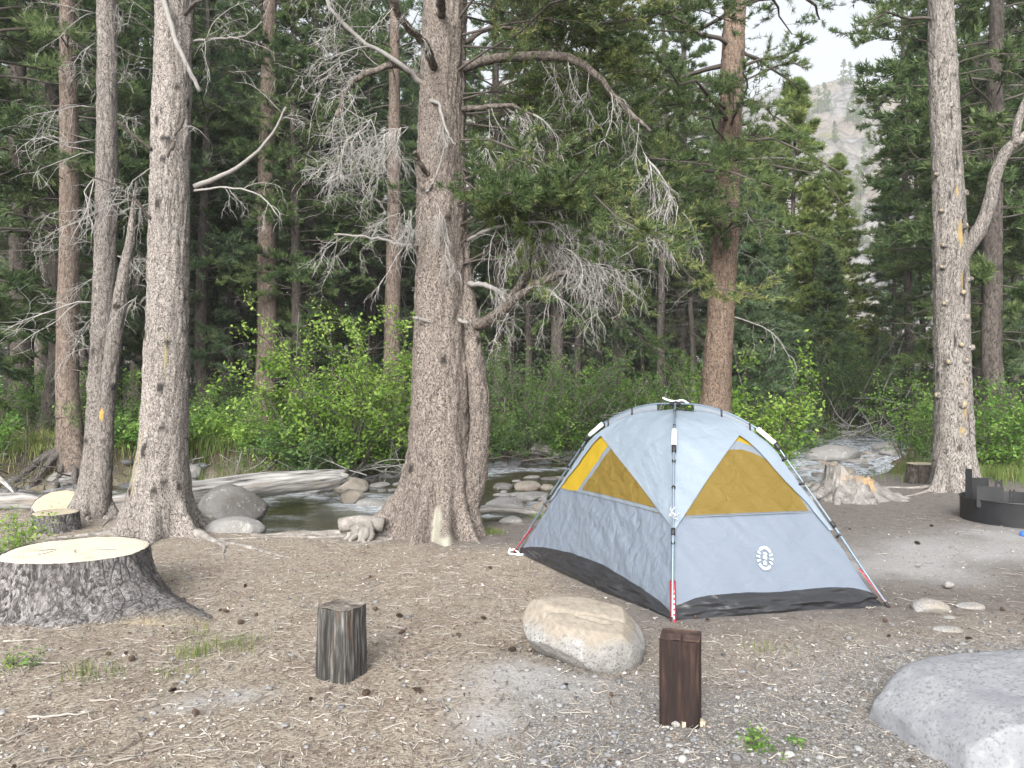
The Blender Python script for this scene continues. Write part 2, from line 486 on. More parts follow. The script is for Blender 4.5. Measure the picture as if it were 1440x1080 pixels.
M['leaf_bright'] = tint_mat('leaf_bright', [(0, (0.11, 0.21, 0.035)), (0.5, (0.21, 0.35, 0.06)), (1, (0.36, 0.48, 0.12))], 0.5, 0.4)
M['leaf_mid'] = tint_mat('leaf_mid', [(0, (0.07, 0.15, 0.03)), (0.5, (0.13, 0.25, 0.05)), (1, (0.25, 0.38, 0.085))], 0.5, 0.4)
M['leaf_dark'] = tint_mat('leaf_dark', [(0, (0.055, 0.11, 0.035)), (0.5, (0.10, 0.18, 0.052)), (1, (0.18, 0.28, 0.085))], 0.5, 0.35)
M['grass'] = tint_mat('grass', [(0, (0.075, 0.12, 0.03)), (0.55, (0.13, 0.18, 0.05)), (0.8, (0.24, 0.24, 0.09)), (1, (0.42, 0.36, 0.19))], 0.6, 0.25)
M['granite_tan'] = granite_mat('granite_tan', (0.26, 0.257, 0.25), (0.065, 0.064, 0.063), (0.19, 0.178, 0.158), 0.6, 85, top=(0.26, 0.225, 0.178), contrast=.85)
M['granite_pale'] = granite_mat('granite_pale', (0.225, 0.234, 0.247), (0.115, 0.12, 0.133), (0.165, 0.173, 0.193), 0.7, 60, contrast=.8)
M['granite_grey'] = granite_mat('granite_grey', (0.25, 0.245, 0.24), (0.08, 0.08, 0.08), (0.16, 0.153, 0.143), 0.7, 110, lichen=(0.36, 0.355, 0.335))
M['river_dark'] = granite_mat('river_dark', (0.15, 0.145, 0.14), (0.05, 0.05, 0.05), (0.09, 0.082, 0.074), 0.8, 100, lichen=(0.30, 0.295, 0.275), wet=0.25)
M['river_tan'] = granite_mat('river_tan', (0.27, 0.245, 0.21), (0.11, 0.10, 0.09), (0.17, 0.145, 0.115), 0.6, 100, lichen=(0.34, 0.32, 0.28), wet=0.2)
M['fab_body'] = fabric_mat('fab_body', (0.148, 0.178, 0.222), 0.34, 0.6, 0.5, 0.08)
M['fab_front'] = fabric_mat('fab_front', (0.158, 0.190, 0.238), 0.40, 0.32, 0.4, 0.08, (3, 3, 7))
M['fab_fly'] = fabric_mat('fab_fly', (0.225, 0.275, 0.33), 0.40, 0.45, 0.45, 0.12, (3, 3, 6))
M['fab_trim'] = fabric_mat('fab_trim', (0.155, 0.183, 0.215), 0.5, 0.2, 0.4, 0.05)
M['fab_yellow'] = fabric_mat('fab_yellow', (0.42, 0.29, 0.022), 0.5, 0.3, 0.3, 0.25)
M['fab_amber'] = fabric_mat('fab_amber', (0.158, 0.110, 0.023), 0.6, 0.9, 0.25, 0.10, (3, 3, 5))
M['fab_black'] = fabric_mat('fab_black', (0.022, 0.023, 0.026), 0.30, 0.6, 0.5, 0.0, (2.2, 2.2, 6))
M['emblem'] = plain_mat('emblem', (0.42, 0.48, 0.52), 0.5)
M['pole'] = plain_mat('pole', (0.16, 0.21, 0.26), 0.35, 0.5)
M['black_plastic'] = plain_mat('black_plastic', (0.015, 0.015, 0.016), 0.4)
M['white_plastic'] = plain_mat('white_plastic', (0.72, 0.75, 0.76), 0.4)
M['webbing'] = plain_mat('webbing', (0.55, 0.03, 0.05), 0.7)
M['cord'] = plain_mat('cord', (0.62, 0.72, 0.74), 0.7)
M['steel_black'] = plain_mat('steel_black', (0.014, 0.015, 0.017), 0.5, 0.0, 0.4, 0.6, 9.0, 0.1)
M['steel_rim'] = plain_mat('steel_rim', (0.05, 0.05, 0.052), 0.35, 0.6, 0.5, 0.3, 9.0)
M['blue_plastic'] = plain_mat('blue_plastic', (0.03, 0.13, 0.55), 0.4)
M['cone'] = tint_mat('cone', [(0, (0.02, 0.015, 0.012)), (1, (0.085, 0.06, 0.045))], 0.8)
M['litter'] = tint_mat('litter', [(0, (0.08, 0.062, 0.05)), (0.3, (0.22, 0.178, 0.132)), (0.6, (0.38, 0.325, 0.245)), (0.85, (0.50, 0.455, 0.38)), (1, (0.58, 0.55, 0.50))], 0.85)
M['chips'] = tint_mat('chips', [(0, (0.045, 0.036, 0.032)), (0.4, (0.13, 0.10, 0.085)), (0.7, (0.26, 0.22, 0.185)), (0.9, (0.40, 0.37, 0.335)), (1, (0.52, 0.50, 0.47))], 0.9)
M['twig_pale'] = tint_mat('twig_pale', [(0, (0.08, 0.066, 0.056)), (0.5, (0.21, 0.188, 0.163)), (1, (0.41, 0.385, 0.35))], 0.88)
M['pebbles'] = tint_mat('pebbles', [(0, (0.085, 0.085, 0.09)), (0.5, (0.20, 0.204, 0.212)), (0.85, (0.30, 0.30, 0.298)), (1, (0.42, 0.41, 0.395))], 0.85, noise_amt=0.3, nscale=120)

def cut_mat(name, pale, ring, R):
    m, nt, out = new_mat(name)
    v = coords(nt, (1, 1, 0.02), warp=0.06, wscale=3)
    wv = ND(nt, 'TexWave', {'Vector': v, 'Scale': 5.5 / max(R, 0.1), 'Distortion': 1.5, 'Detail': 3.0}, wave_type='RINGS', rings_direction='Z').outputs['Fac']
    n = noise(nt, coords(nt), 6.0, 5.0)
    saw = noise(nt, coords(nt, (60, 4, 1)), 1.0, 2.0)
    col = mix(nt, pale, ring, math_(nt, 'MULTIPLY', ramp(nt, wv, [(0.45, 0.0), (1.0, 1.0)]), 0.55))
    col = mix(nt, col, ring, ramp(nt, n, [(0.52, 0.0), (0.75, 0.6)]))
    finish(nt, out, col, 0.8, saw, 0.25, 0.005, 0.2)
    return m
M['cut_fresh'] = cut_mat('cut_fresh', (0.56, 0.525, 0.435), (0.36, 0.285, 0.185), 0.45)
M['cut_aged'] = cut_mat('cut_aged', (0.42, 0.375, 0.285), (0.26, 0.20, 0.12), 0.25)

M['cut_stub'] = cut_mat('cut_stub', (0.34, 0.28, 0.18), (0.22, 0.16, 0.09), 0.05)

def wood_mat(name, dark, mid, light, orange=None, grain=60):
    m, nt, out = new_mat(name)
    v = coords(nt, (grain, grain, 5.0), warp=0.8, wscale=0.5)
    n = noise(nt, v, 1.0, 4.0, 0.6)
    n2 = noise(nt, coords(nt, (9, 9, 1.2)), 1.0, 3.0)
    col = ramp(nt, n, [(0.30, dark), (0.5, mid), (0.68, light)])
    col = mix(nt, col, dark, ramp(nt, n2, [(0.38, 0.9), (0.55, 0.0)]))
    if orange: col = mix(nt, col, orange, ramp(nt, n2, [(0.60, 0.0), (0.68, 0.8)]))
    finish(nt, out, col, 0.75, n, 0.7, 0.008, 0.3)
    return m
M['post_old'] = wood_mat('post_old', (0.012, 0.011, 0.010), (0.055, 0.053, 0.05), (0.19, 0.185, 0.175), (0.15, 0.07, 0.024), 75)
M['post_old_top'] = wood_mat('post_old_top', (0.06, 0.05, 0.043), (0.18, 0.16, 0.138), (0.30, 0.27, 0.235), None, 14)
M['post_stained'] = wood_mat('post_stained', (0.009, 0.0055, 0.005), (0.022, 0.012, 0.010), (0.048, 0.026, 0.020), None, 50)
M['post_stained_top'] = wood_mat('post_stained_top', (0.03, 0.018, 0.016), (0.07, 0.044, 0.036), (0.12, 0.082, 0.066), (0.16, 0.085, 0.045), 16)
M['log'] = wood_mat('log', (0.07, 0.062, 0.055), (0.36, 0.345, 0.32), (0.60, 0.58, 0.55), (0.30, 0.24, 0.18), 8)
def log_mat(name):
    m, nt, out = new_mat(name)
    v = coords(nt, (1.4, 22, 22), warp=0.5, wscale=0.7)
    n = noise(nt, v, 1.0, 5.0, 0.6)
    n2 = noise(nt, coords(nt, (1.0, 5, 5)), 1.3, 4.0)
    col = ramp(nt, n, [(0.32, (0.04, 0.036, 0.032)), (0.44, (0.22, 0.212, 0.20)), (0.66, (0.46, 0.45, 0.435))])
    col = mix(nt, col, (0.20, 0.165, 0.13), ramp(nt, n2, [(0.56, 0.0), (0.68, 0.75)]))
    finish(nt, out, col, 0.8, n, 0.8, 0.02, 0.3)
    return m
M['log'] = log_mat('log')

# ------------------------------------------------------------------ the lie of the land
NEAR = np.array([(-60, 10), (-12, 9.8), (-6, 9.8), (-4.6, 9.5), (-3.6, 8.95), (-3, 8.5), (-1.5, 8.55), (-0.9, 8.9), (0.5, 9.5), (2, 10.6), (4, 11.5), (5.5, 12.4), (7.2, 14.0), (9, 17), (12, 22), (18, 34), (30, 60), (45, 95)])
FAR = np.array([(-60, 15), (-9.3, 14.0), (-6, 15.3), (-3.7, 15.4), (-1.9, 16.9), (.5, 19), (2.5, 21), (9.2, 25), (14, 29.5), (24, 42), (38, 70), (50, 105)])
WATER = -0.35
def bank_d(x, y):
    yn = np.interp(x, NEAR[:, 0], NEAR[:, 1]); sn = np.interp(x + .5, NEAR[:, 0], NEAR[:, 1]) - np.interp(x - .5, NEAR[:, 0], NEAR[:, 1])
    yf = np.interp(x, FAR[:, 0], FAR[:, 1]); sf = np.interp(x + .5, FAR[:, 0], FAR[:, 1]) - np.interp(x - .5, FAR[:, 0], FAR[:, 1])
    w = (vn(x * 1.3, y * 1.3, 3.0, 5) - 0.5) * 0.5
    return (y - yn) / np.sqrt(1 + sn ** 2) + w, (yf - y) / np.sqrt(1 + sf ** 2) + w

def gz(x, y, fine=True):
    x = np.asarray(x, float); y = np.asarray(y, float)
    dn, df = bank_d(x, y)
    zn = -0.42 * ss(0, 0.7, dn) - 0.33 * ss(0.7, 2.2, dn)
    zf = WATER - 0.4 * ss(0, 1.4, df) + 0.62 * ss(0, 0.9, -df) + 0.25 * ss(0.9, 6, -df) + 0.012 * np.clip(-df, 0, 60)
    z = np.maximum(zn, zf)
    land = ss(0.1, -0.6, np.minimum(dn, df))
    z = z + 0.05 * fbm(x * 0.6, y * 0.6, 0, 11, 3) * land * ss(2.2, 4.0, np.hypot(x, y))
    z = z + 0.10 * fbm(x * 0.5, y * 0.5, 0, 12, 3) * ss(0.5, 4, -df)
    z = z + 0.09 * np.exp(-(((x - 0.05) / 0.55) ** 2 + ((y - 4.1) / 0.45) ** 2)) * 0.5
    if fine:
        z = z + 0.010 * fbm(x * 5, y * 5, 0, 13, 3) * land + 0.05 * fbm(x * 3, y * 3, 1, 14, 3) * (1 - land)
    return z

def land_ok(x, y):
    dn, df = bank_d(np.asarray(x, float), np.asarray(y, float))
    return np.minimum(dn, df) < -0.15

def warp_axis(lo, hi, c, fine, n):
    t = np.linspace(-1, 1, n); k = 5.2
    s = np.sinh(k * t) / np.sinh(k)
    return np.where(s < 0, c + s * (c - lo), c + s * (hi - c))
gx = warp_axis(-170, 170, 0.3, 0.03, 250)
gy = warp_axis(-60, 330, 6.5, 0.03, 290)
GX, GY = np.meshgrid(gx, gy)
GZ = gz(GX, GY)
DN, DF = bank_d(GX, GY)
ginb = ss(-0.15, 0.35, np.minimum(DN, DF))
gfar = ss(-0.1, 0.5, -DF)
w1 = fbm(GX * 0.9, GY * 0.9, 0, 31, 4)
grav = ss(-0.2, 0.5, (GX - 0.2) * 0.8 + w1 * 1.2 + 0.1) * ss(5.0, 4.0, GY + w1 * 0.8)
dirt = np.maximum(ss(0.0, 0.8, GX - 0.25 + w1 * 0.9 - 0.13 * (GY - 6)) * ss(4.2, 5.4, GY + w1 * 0.6), ss(7.2, 8.1, GY + w1 * 0.5) * ss(-2.4, -1.2, GX))
pale = np.maximum.reduce([np.exp(-(((GX - cx) / sx) ** 2 + ((GY - cy) / sy) ** 2)) for cx, cy, sx, sy in ((0.03, 4.12, 0.26, 0.26), (0.35, 4.0, 0.2, 0.12), (-1.42, 4.0, 0.24, 0.10), (-1.62, 3.9, 0.12, 0.09), (-0.12, 3.62, 0.16, 0.16), (4.3, 7.5, 1.2, 0.6), (3.6, 6.8, 0.8, 0.5), (5.5, 8.0, 1.0, 0.5))])
pale = np.clip(pale * (0.62 + 0.9 * w1 + .5 * fbm(GX * 5, GY * 5, 0, 32, 3)) * 1.1, 0, .8)
mb = MB().add(np.stack([GX, GY, GZ], -1).reshape(-1, 3), Q=grid_faces(len(gy), len(gx)))
m, nt, out = new_mat('forest_soil')
v = coords(nt)
nA = noise(nt, v, 1.4, 4.0); nB = noise(nt, v, 9.0, 5.0, 0.65); nC = noise(nt, v, 60.0, 4.0, 0.7); nD = noise(nt, v, 220.0, 2.0, 0.6)
nE = noise(nt, coords(nt, (30, 150, 30), warp=0.5, wscale=2), 1.0, 3.0, 0.7)
tan = mix(nt, ramp(nt, nC, [(0.30, (0.09, 0.074, 0.062)), (0.45, (0.22, 0.19, 0.152)), (0.60, (0.36, 0.32, 0.258)), (0.8, (0.48, 0.445, 0.39))]), (0.17, 0.135, 0.112), ramp(nt, nB, [(0.48, 0.0), (0.66, 0.75)]))
dirtc = mix(nt, ramp(nt, nC, [(0.3, (0.10, 0.09, 0.083)), (0.55, (0.165, 0.151, 0.14)), (0.8, (0.24, 0.224, 0.21))]), (0.095, 0.08, 0.07), ramp(nt, nB, [(0.50, 0.0), (0.64, 0.7)]))
gvc = ND(nt, 'TexVoronoi', {'Vector': v, 'Scale': 75.0}, feature='F1')
gvd = ND(nt, 'TexVoronoi', {'Vector': v, 'Scale': 75.0}, feature='DISTANCE_TO_EDGE')
gravc0 = ramp(nt, nD, [(0.3, (0.11, 0.108, 0.105)), (0.5, (0.22, 0.216, 0.21)), (0.7, (0.36, 0.355, 0.345))])
gravc = mix(nt, ramp(nt, ND(nt, 'SeparateColor', {'Color': gvc.outputs['Color']}).outputs[0], [(0.0, (0.10, 0.10, 0.105)), (0.5, (0.24, 0.236, 0.232)), (0.85, (0.38, 0.375, 0.365)), (1.0, (0.50, 0.49, 0.475))]), gravc0, .35)
gravc = mix(nt, gravc, (0.07, 0.064, 0.058), ramp(nt, gvd.outputs['Distance'], [(0.03, 0.85), (0.14, 0.0)]))
palec = ramp(nt, nC, [(0.3, (0.25, 0.247, 0.243)), (0.7, (0.40, 0.40, 0.40))])
farc = mix(nt, ramp(nt, nB, [(0.35, (0.055, 0.045, 0.03)), (0.55, (0.12, 0.10, 0.06)), (0.7, (0.10, 0.12, 0.04))]), (0.20, 0.17, 0.10), ramp(nt, nC, [(0.5, 0.0), (0.7, 0.6)]))
vo = ND(nt, 'TexVoronoi', {'Vector': v, 'Scale': 7.0}, feature='F1')
farc = mix(nt, farc, (0.05, 0.042, 0.03), ramp(nt, nA, [(0.42, 0.85), (0.60, 0.15)]))
bedc = mix(nt, mix(nt, (0.085, 0.075, 0.042), (0.17, 0.14, 0.075), ND(nt, 'SeparateColor', {'Color': vo.outputs['Color']}).outputs[0]), (0.04, 0.036, 0.025), ramp(nt, nB, [(0.45, 0.0), (0.65, 0.7)]))
lit = drk = None
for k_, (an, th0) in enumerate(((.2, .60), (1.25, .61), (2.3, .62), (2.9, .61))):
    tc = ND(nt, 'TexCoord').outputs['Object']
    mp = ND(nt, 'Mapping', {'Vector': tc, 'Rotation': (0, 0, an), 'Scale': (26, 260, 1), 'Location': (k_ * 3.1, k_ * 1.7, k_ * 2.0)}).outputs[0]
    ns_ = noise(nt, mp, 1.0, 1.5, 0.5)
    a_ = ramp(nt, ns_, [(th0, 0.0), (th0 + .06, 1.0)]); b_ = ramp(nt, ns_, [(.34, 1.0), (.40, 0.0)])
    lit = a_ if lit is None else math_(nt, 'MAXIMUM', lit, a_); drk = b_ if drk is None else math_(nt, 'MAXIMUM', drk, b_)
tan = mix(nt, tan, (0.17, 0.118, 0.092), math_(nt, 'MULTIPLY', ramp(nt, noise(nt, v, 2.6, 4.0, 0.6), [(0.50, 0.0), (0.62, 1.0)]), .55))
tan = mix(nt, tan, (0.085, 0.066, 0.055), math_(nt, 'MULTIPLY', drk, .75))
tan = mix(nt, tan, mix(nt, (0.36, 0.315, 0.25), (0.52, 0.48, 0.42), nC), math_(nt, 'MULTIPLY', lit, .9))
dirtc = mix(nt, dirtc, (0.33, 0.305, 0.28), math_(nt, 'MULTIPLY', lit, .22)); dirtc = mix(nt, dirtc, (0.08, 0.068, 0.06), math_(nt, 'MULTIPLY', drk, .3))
col = mix(nt, tan, dirtc, attr(nt, 'dirt'))
col = mix(nt, col, gravc, math_(nt, 'MULTIPLY', attr(nt, 'gravelly'), 0.85))
col = mix(nt, col, palec, attr(nt, 'pale'))
col = mix(nt, col, mix(nt, farc, (0.02, 0.017, 0.012), 0.5), attr(nt, 'far_side'))
col = mix(nt, col, bedc, attr(nt, 'bed'))
hh = math_(nt, 'ADD', nC, math_(nt, 'MULTIPLY', nE, 0.6))
finish(nt, out, col, 0.95, hh, 0.7, 0.012, 0.1)
M['soil'] = m
ground = obj('ground', mb, m, attrs={'dirt': dirt.ravel(), 'gravelly': grav.ravel(), 'pale': pale.ravel(), 'far_side': gfar.ravel(), 'bed': ginb.ravel()}, kind='structure')
ground['label'] = 'campsite dirt with pine litter sloping to the creek bed'

# ---- the river
xs = np.concatenate([np.linspace(-45, -12, 30), np.linspace(-11.8, 16, 260), np.linspace(16.3, 48, 60)])
tt = np.linspace(0, 1, 95)
XX, TT = np.meshgrid(xs, tt)
Y0 = np.interp(XX, NEAR[:, 0], NEAR[:, 1]) - 0.35
Y1 = np.interp(XX, FAR[:, 0], FAR[:, 1]) + 0.5
YY = Y0 + (Y1 - Y0) * TT
# how rough the water runs: pool at the left of the big pine, rapids elsewhere
calm = np.exp(-(((XX + 2.3) / 1.5) ** 2 + ((YY - 11.0) / 1.5) ** 2))
rough = np.clip(1.05 - 1.1 * calm, 0.05, 1) * (0.6 + 0.6 * ss(2, 8, XX))
wav = 0.045 * fbm(XX * 2.2 + YY, YY * 1.6 - XX * .6, 0, 41, 4) + 0.03 * fbm(XX * 7, YY * 5, 0, 42, 3)
ZZ = WATER + wav * rough
foam_glint = rough * ss(0.02, 0.35, fbm(XX * 1.1 - YY * 0.2, YY * 2.2 + XX * .5, 2, 43, 4)) + 0.9 * np.exp(-(((XX + 1.75) / 0.75) ** 2 + ((YY - 12.4) / 0.8) ** 2)) + 1.0 * ss(4, 8, XX) * ss(36, 16, YY)  # white water, plus bright glints on the right rapids painted in as white
foam_glint = np.clip(foam_glint, 0, 1)
mb = MB().add(np.stack([XX, YY, ZZ], -1).reshape(-1, 3), Q=grid_faces(len(tt), len(xs)))
m, nt, out = new_mat('creek_water')
v = coords(nt, (1, 1, 1))
rp = coords(nt, (1.0, 2.2, 1.0), warp=0.4, wscale=2.0)
b1 = noise(nt, rp, 5.0, 4.0, 0.6); b2 = noise(nt, rp, 18.0, 3.0, 0.6)
h = math_(nt, 'ADD', b1, math_(nt, 'MULTIPLY', b2, 0.3))
h = math_(nt, 'MULTIPLY', h, math_(nt, 'ADD', attr(nt, 'rough'), 0.06))
bp = ND(nt, 'Bump', {'Height': h, 'Strength': 0.9, 'Distance': 0.09})
fr = ND(nt, 'Fresnel', {'IOR': 1.33, 'Normal': bp.outputs[0]})
gl = ND(nt, 'BsdfGlossy', {'Color': (1, 1, 1), 'Roughness': 0.06, 'Normal': bp.outputs[0]})
tr = ND(nt, 'BsdfTransparent', {'Color': (0.70, 0.74, 0.58)})
df = ND(nt, 'BsdfDiffuse', {'Color': (0.085, 0.080, 0.040)})
body = ND(nt, 'MixShader', {0: 0.42, 1: tr.outputs[0], 2: df.outputs[0]})
wat = ND(nt, 'MixShader', {0: fr.outputs[0], 1: body.outputs[0], 2: gl.outputs[0]})
fn = noise(nt, coords(nt, (3.0, 7.0, 1.0), warp=0.6, wscale=1.5), 1.6, 5.0, 0.7)
ff = math_(nt, 'MULTIPLY', ramp(nt, fn, [(0.40, 0.0), (0.56, 1.0)]), attr(nt, 'foam_glint'))
fd = ND(nt, 'BsdfDiffuse', {'Color': (0.62, 0.67, 0.73), 'Normal': bp.outputs[0]})
fin = ND(nt, 'MixShader', {0: ff, 1: wat.outputs[0], 2: fd.outputs[0]})
nt.links.new(fin.outputs[0], out.inputs[0])
M['water'] = m
river = obj('river', mb, m, attrs={'rough': rough.ravel(), 'foam_glint': foam_glint.ravel()}, kind='structure')
river['label'] = 'shallow rippling creek running behind the campsite'

# ---- the mountain beyond
mx = np.linspace(-700, 900, 220); my = np.linspace(190, 1000, 140)
MX, MY = np.meshgrid(mx, my)
r1 = 1 - np.abs(fbm(MX / 150, MY / 150, 0, 51, 5)) * 1.6
r2 = fbm(MX / 60, MY / 60, 0, 52, 5, 0.6)
lift = ss(190, 620, MY + 50 * fbm(MX / 200, MY / 200, 0, 53, 3))
MZ = -4 + (lift ** 1.25) * (232 + 26 * r1 + 22 * fbm(MX / 90, 0, 0, 54, 3) + 0.03 * (MX - 240)) + 16 * r2 * ss(200, 330, MY) + 7 * fbm(MX / 18, MY / 18, 0, 55, 4, 0.6) * ss(200, 330, MY)
MZ = MZ - ss(620, 1000, MY) * 90
mb = MB().add(np.stack([MX, MY, MZ], -1).reshape(-1, 3), Q=grid_faces(len(my), len(mx)))
m, nt, out = new_mat('mountain_rock')
v = coords(nt, (1, 1, 0.6))
a1 = noise(nt, v, 0.035, 6.0, 0.65); a2 = noise(nt, v, 0.16, 5.0, 0.7); a3 = noise(nt, v, 0.012, 4.0)
ck = ND(nt, 'TexVoronoi', {'Vector': coords(nt, (1, 1, 0.5), warp=8.0, wscale=0.03), 'Scale': 0.07}, feature='DISTANCE_TO_EDGE').outputs['Distance']
rock = ramp(nt, a2, [(0.3, (0.17, 0.16, 0.155)), (0.5, (0.33, 0.32, 0.31)), (0.7, (0.48, 0.47, 0.46))])
rock = mix(nt, rock, (0.11, 0.105, 0.105), ramp(nt, ck, [(0.0, 0.8), (0.10, 0.0)]))
rock = mix(nt, rock, (0.34, 0.27, 0.20), ramp(nt, a3, [(0.50, 0.0), (0.62, 0.6)]))
rock = mix(nt, rock, (0.22, 0.21, 0.08), ramp(nt, a1, [(0.56, 0.0), (0.63, 0.75)]))
finish(nt, out, rock, 0.95, math_(nt, 'ADD', a2, math_(nt, 'MULTIPLY', ck, 1.5)), 1.0, 6.0, 0.1)
mountain = obj('mountain', mb, m, kind='structure')
mountain['label'] = 'pale granite mountainside rising beyond the trees'

# ---- thin valley haze
mb = MB(); box(mb, 100, 480, 145, 1720, 1110, 350)
m, nt, out = new_mat('haze_air')
pv = ND(nt, 'VolumePrincipled', {'Color': (0.93, 0.96, 1.0), 'Density': HAZE, 'Anisotropy': 0.2})
nt.links.new(pv.outputs[0], out.inputs['Volume'])
haze = obj('haze', mb, m, smooth=False, kind='stuff'); haze['label'] = 'thin pale haze in the valley air'; haze['category'] = 'haze'

# ------------------------------------------------------------------ trees: trunks
def trunk_mb(path, radii, nz, ns, seed, lobes=(), z0=0.35, ridge=0.02, knots=0, mark=None, cracks=()):
    """lathe-like trunk following path [(x,y,z)], radius along it, flare lobes [(theta, amp, width)] near the ground"""
    p = np.asarray(path, float)
    zc = p[:, 2]
    t = np.linspace(0, 1, nz) ** 1.15
    z = zc[0] + (zc[-1] - zc[0]) * t
    C = spline(p, 400)
    cx, cy = np.interp(z, C[:, 2], C[:, 0]), np.interp(z, C[:, 2], C[:, 1])
    R = np.interp(z, zc, radii)
    # soften the radius profile
    R = np.convolve(np.pad(R, 4, 'edge'), np.ones(9) / 9, 'valid')
    th = np.linspace(0, 2 * PI, ns, endpoint=False)
    T, Zg = np.meshgrid(th, z)
    r = R[:, None] * np.ones_like(T)
    hz = np.clip(Zg - zc[1], 0, None)
    for (a, amp, w) in lobes:
        d = (T - a + PI) % (2 * PI) - PI
        r = r + amp * np.exp(-(d / w) ** 2) * np.exp(-(hz / z0) ** 1.1)
    rx, ry = np.cos(T), np.sin(T)
    r = r * (1 + 0.09 * fbm(rx * 1.3, ry * 1.3, Zg * 0.8, seed, 3))
    ar = R.mean() * 1.0
    r = r * (1 + .16 * fbm(rx * 3.2, ry * 3.2, Zg * 1.5, seed + 8, 3) * np.exp(-hz / .3) * (len(lobes) > 5))
    r = r + ridge * fbm(rx * ar * 22, ry * ar * 22, Zg * 5.5, seed + 3, 3, 0.6) + ridge * 0.7 * fbm(rx * ar * 60, ry * ar * 60, Zg * 28, seed + 4, 2)
    rr = rng(seed)
    kn = np.zeros_like(r)
    for _ in range(knots):
        a, kz = rr.uniform(0, 2 * PI), rr.uniform(zc[0] + 0.8, min(zc[-1], zc[0] + 7))
        d = ((T - a + PI) % (2 * PI) - PI) * R[:, None]
        q = np.exp(-((d / 0.035) ** 2 + ((Zg - kz) / 0.045) ** 2))
        r = r + 0.020 * q
        kn = np.maximum(kn, ss(.25, .6, q + .25 * fbm(T * 14, Zg * 22, 0, seed + 6, 2)) * (q > .05))
    for (a, mz, wa, wz) in cracks:
        d = ((T - a + PI) % (2 * PI) - PI) + .25 * wa * np.sin(Zg * 37 + a)
        q = np.exp(-((d / wa) ** 2 + ((Zg - mz) / wz) ** 4))
        r = r - .035 * q; kn = np.maximum(kn, ss(.3, .6, q))
    V = np.stack([cx[:, None] + r * rx, cy[:, None] + r * ry, Zg], -1).reshape(-1, 3)
    mb = MB().add(V, Q=grid_faces(nz, ns, True), tint=kn.ravel())
    mk = np.zeros(nz * ns)
    if mark:
        for (a, mz, wa, wz) in mark:
            d = ((T - a + PI) % (2 * PI) - PI)
            q = np.exp(-((d / wa) ** 2 + ((Zg - mz) / wz) ** 2)) + 0.7 * fbm(T * 5, Zg * 6, 0, seed + 9, 3) * np.exp(-((d / wa / 1.4) ** 2 + ((Zg - mz) / wz / 1.4) ** 2))
            mk = np.maximum(mk, np.clip(ss(0.35, 0.55, q), 0, 1).ravel())
    return mb, mk

def roots_mb(r, base, specs, mb=None):
    """surface roots: specs [(angle, length, r0, reach_from)]"""
    mb = mb or MB()
    for (a, L, r0, st) in specs:
        n = 26
        t = np.linspace(0, 1, n)
        aa = a + np.cumsum(r.normal(0, 0.10, n))
        st = st * .62
        x = base[0] + st * math.cos(a) + np.cumsum(np.cos(aa)) * L / n
        y = base[1] + st * math.sin(a) + np.cumsum(np.sin(aa)) * L / n
        R = .55 * r0 * (1 - 0.8 * t) * (1 + 0.05 * r.normal(0, 1, n))
        R = R * (.55 + .45 * np.abs(np.sin(t * 5 + a * 7)))
        z = gz(x, y) - R * (0.10 + .55 * np.abs(np.sin(t * 6 + a * 3))) + 0.07 * np.exp(-t * 5) * r0 / 0.08
        tubes(mb, np.stack([x, y, z], 1), np.abs(R) + 0.004, 9, tint=0.6)
        for q in range(2):
            k0 = int(r.integers(5, 18)); b_ = aa[k0] + r.choice([-1, 1]) * r.uniform(.4, .9); L2 = L * r.uniform(.25, .5); t2 = np.linspace(0, 1, 8)
            x2 = x[k0] + np.cos(b_) * t2 * L2; y2 = y[k0] + np.sin(b_) * t2 * L2; R2 = R[k0] * .6 * (1 - .75 * t2)
            tubes(mb, np.stack([x2, y2, gz(x2, y2) - R2 * .5 - .01 * t2], 1), R2 + .003, 7, tint=.6)
    return mb

def dead_mb(r, origin, d0, L, nsub=14, sub_len=0.45, r0=0.012, droop=0.06, curl=0.22, mb=None, sub2=3, tint=(0.4, 1.0)):
    """dead branches with sprays of bare curved twigs"""
    mb = mb or MB()
    origin = np.asarray(origin, float); d0 = np.asarray(d0, float); L = np.broadcast_to(np.asarray(L, float), (len(origin),))
    m = len(origin)
    P = walk(r, origin, d0, L, 8, curl, droop)
    R = np.linspace(1, 0.3, 8)[None] * (r0 * np.clip(L, 0.4, 2.5) / 1.2)[:, None]
    tn = r.uniform(*tint, m)
    tubes(mb, P, R, 4, tint=tn)
    def subs(P, R, L, k, sl, tn, n=6):
        m = len(P); idx = np.repeat(np.arange(m), k)
        t = r.uniform(0.2, 1.0, m * k)
        o, tg = on_path(P[idx], t)
        d = nrm(tg * 0.7 + nrm(r.normal(0, 1, (m * k, 3))) * 0.8 + [0, 0, -0.1])
        l = sl * np.repeat(np.clip(L, 0.3, 1.6), k) * r.uniform(0.3, 1.0, m * k)
        Q = walk(r, o, d, l, n, 0.38, droop * 1.8)
        RR = np.linspace(0.8, 0.3, n)[None] * np.clip(np.repeat(R[:, 0], k) * 0.45, 0.0028, 0.009)[:, None]
        t2 = np.clip(np.repeat(tn, k) + r.normal(0, 0.15, m * k), 0, 1)
        tubes(mb, Q, RR, 3, tint=t2, cap=False)
        return Q, RR, l, t2
    Q, RR, l, t2 = subs(P, R, L, nsub, sub_len, tn)
    if sub2: subs(Q, RR * 1.6, l * 1.0, sub2, 0.55, t2, 5)
    return mb

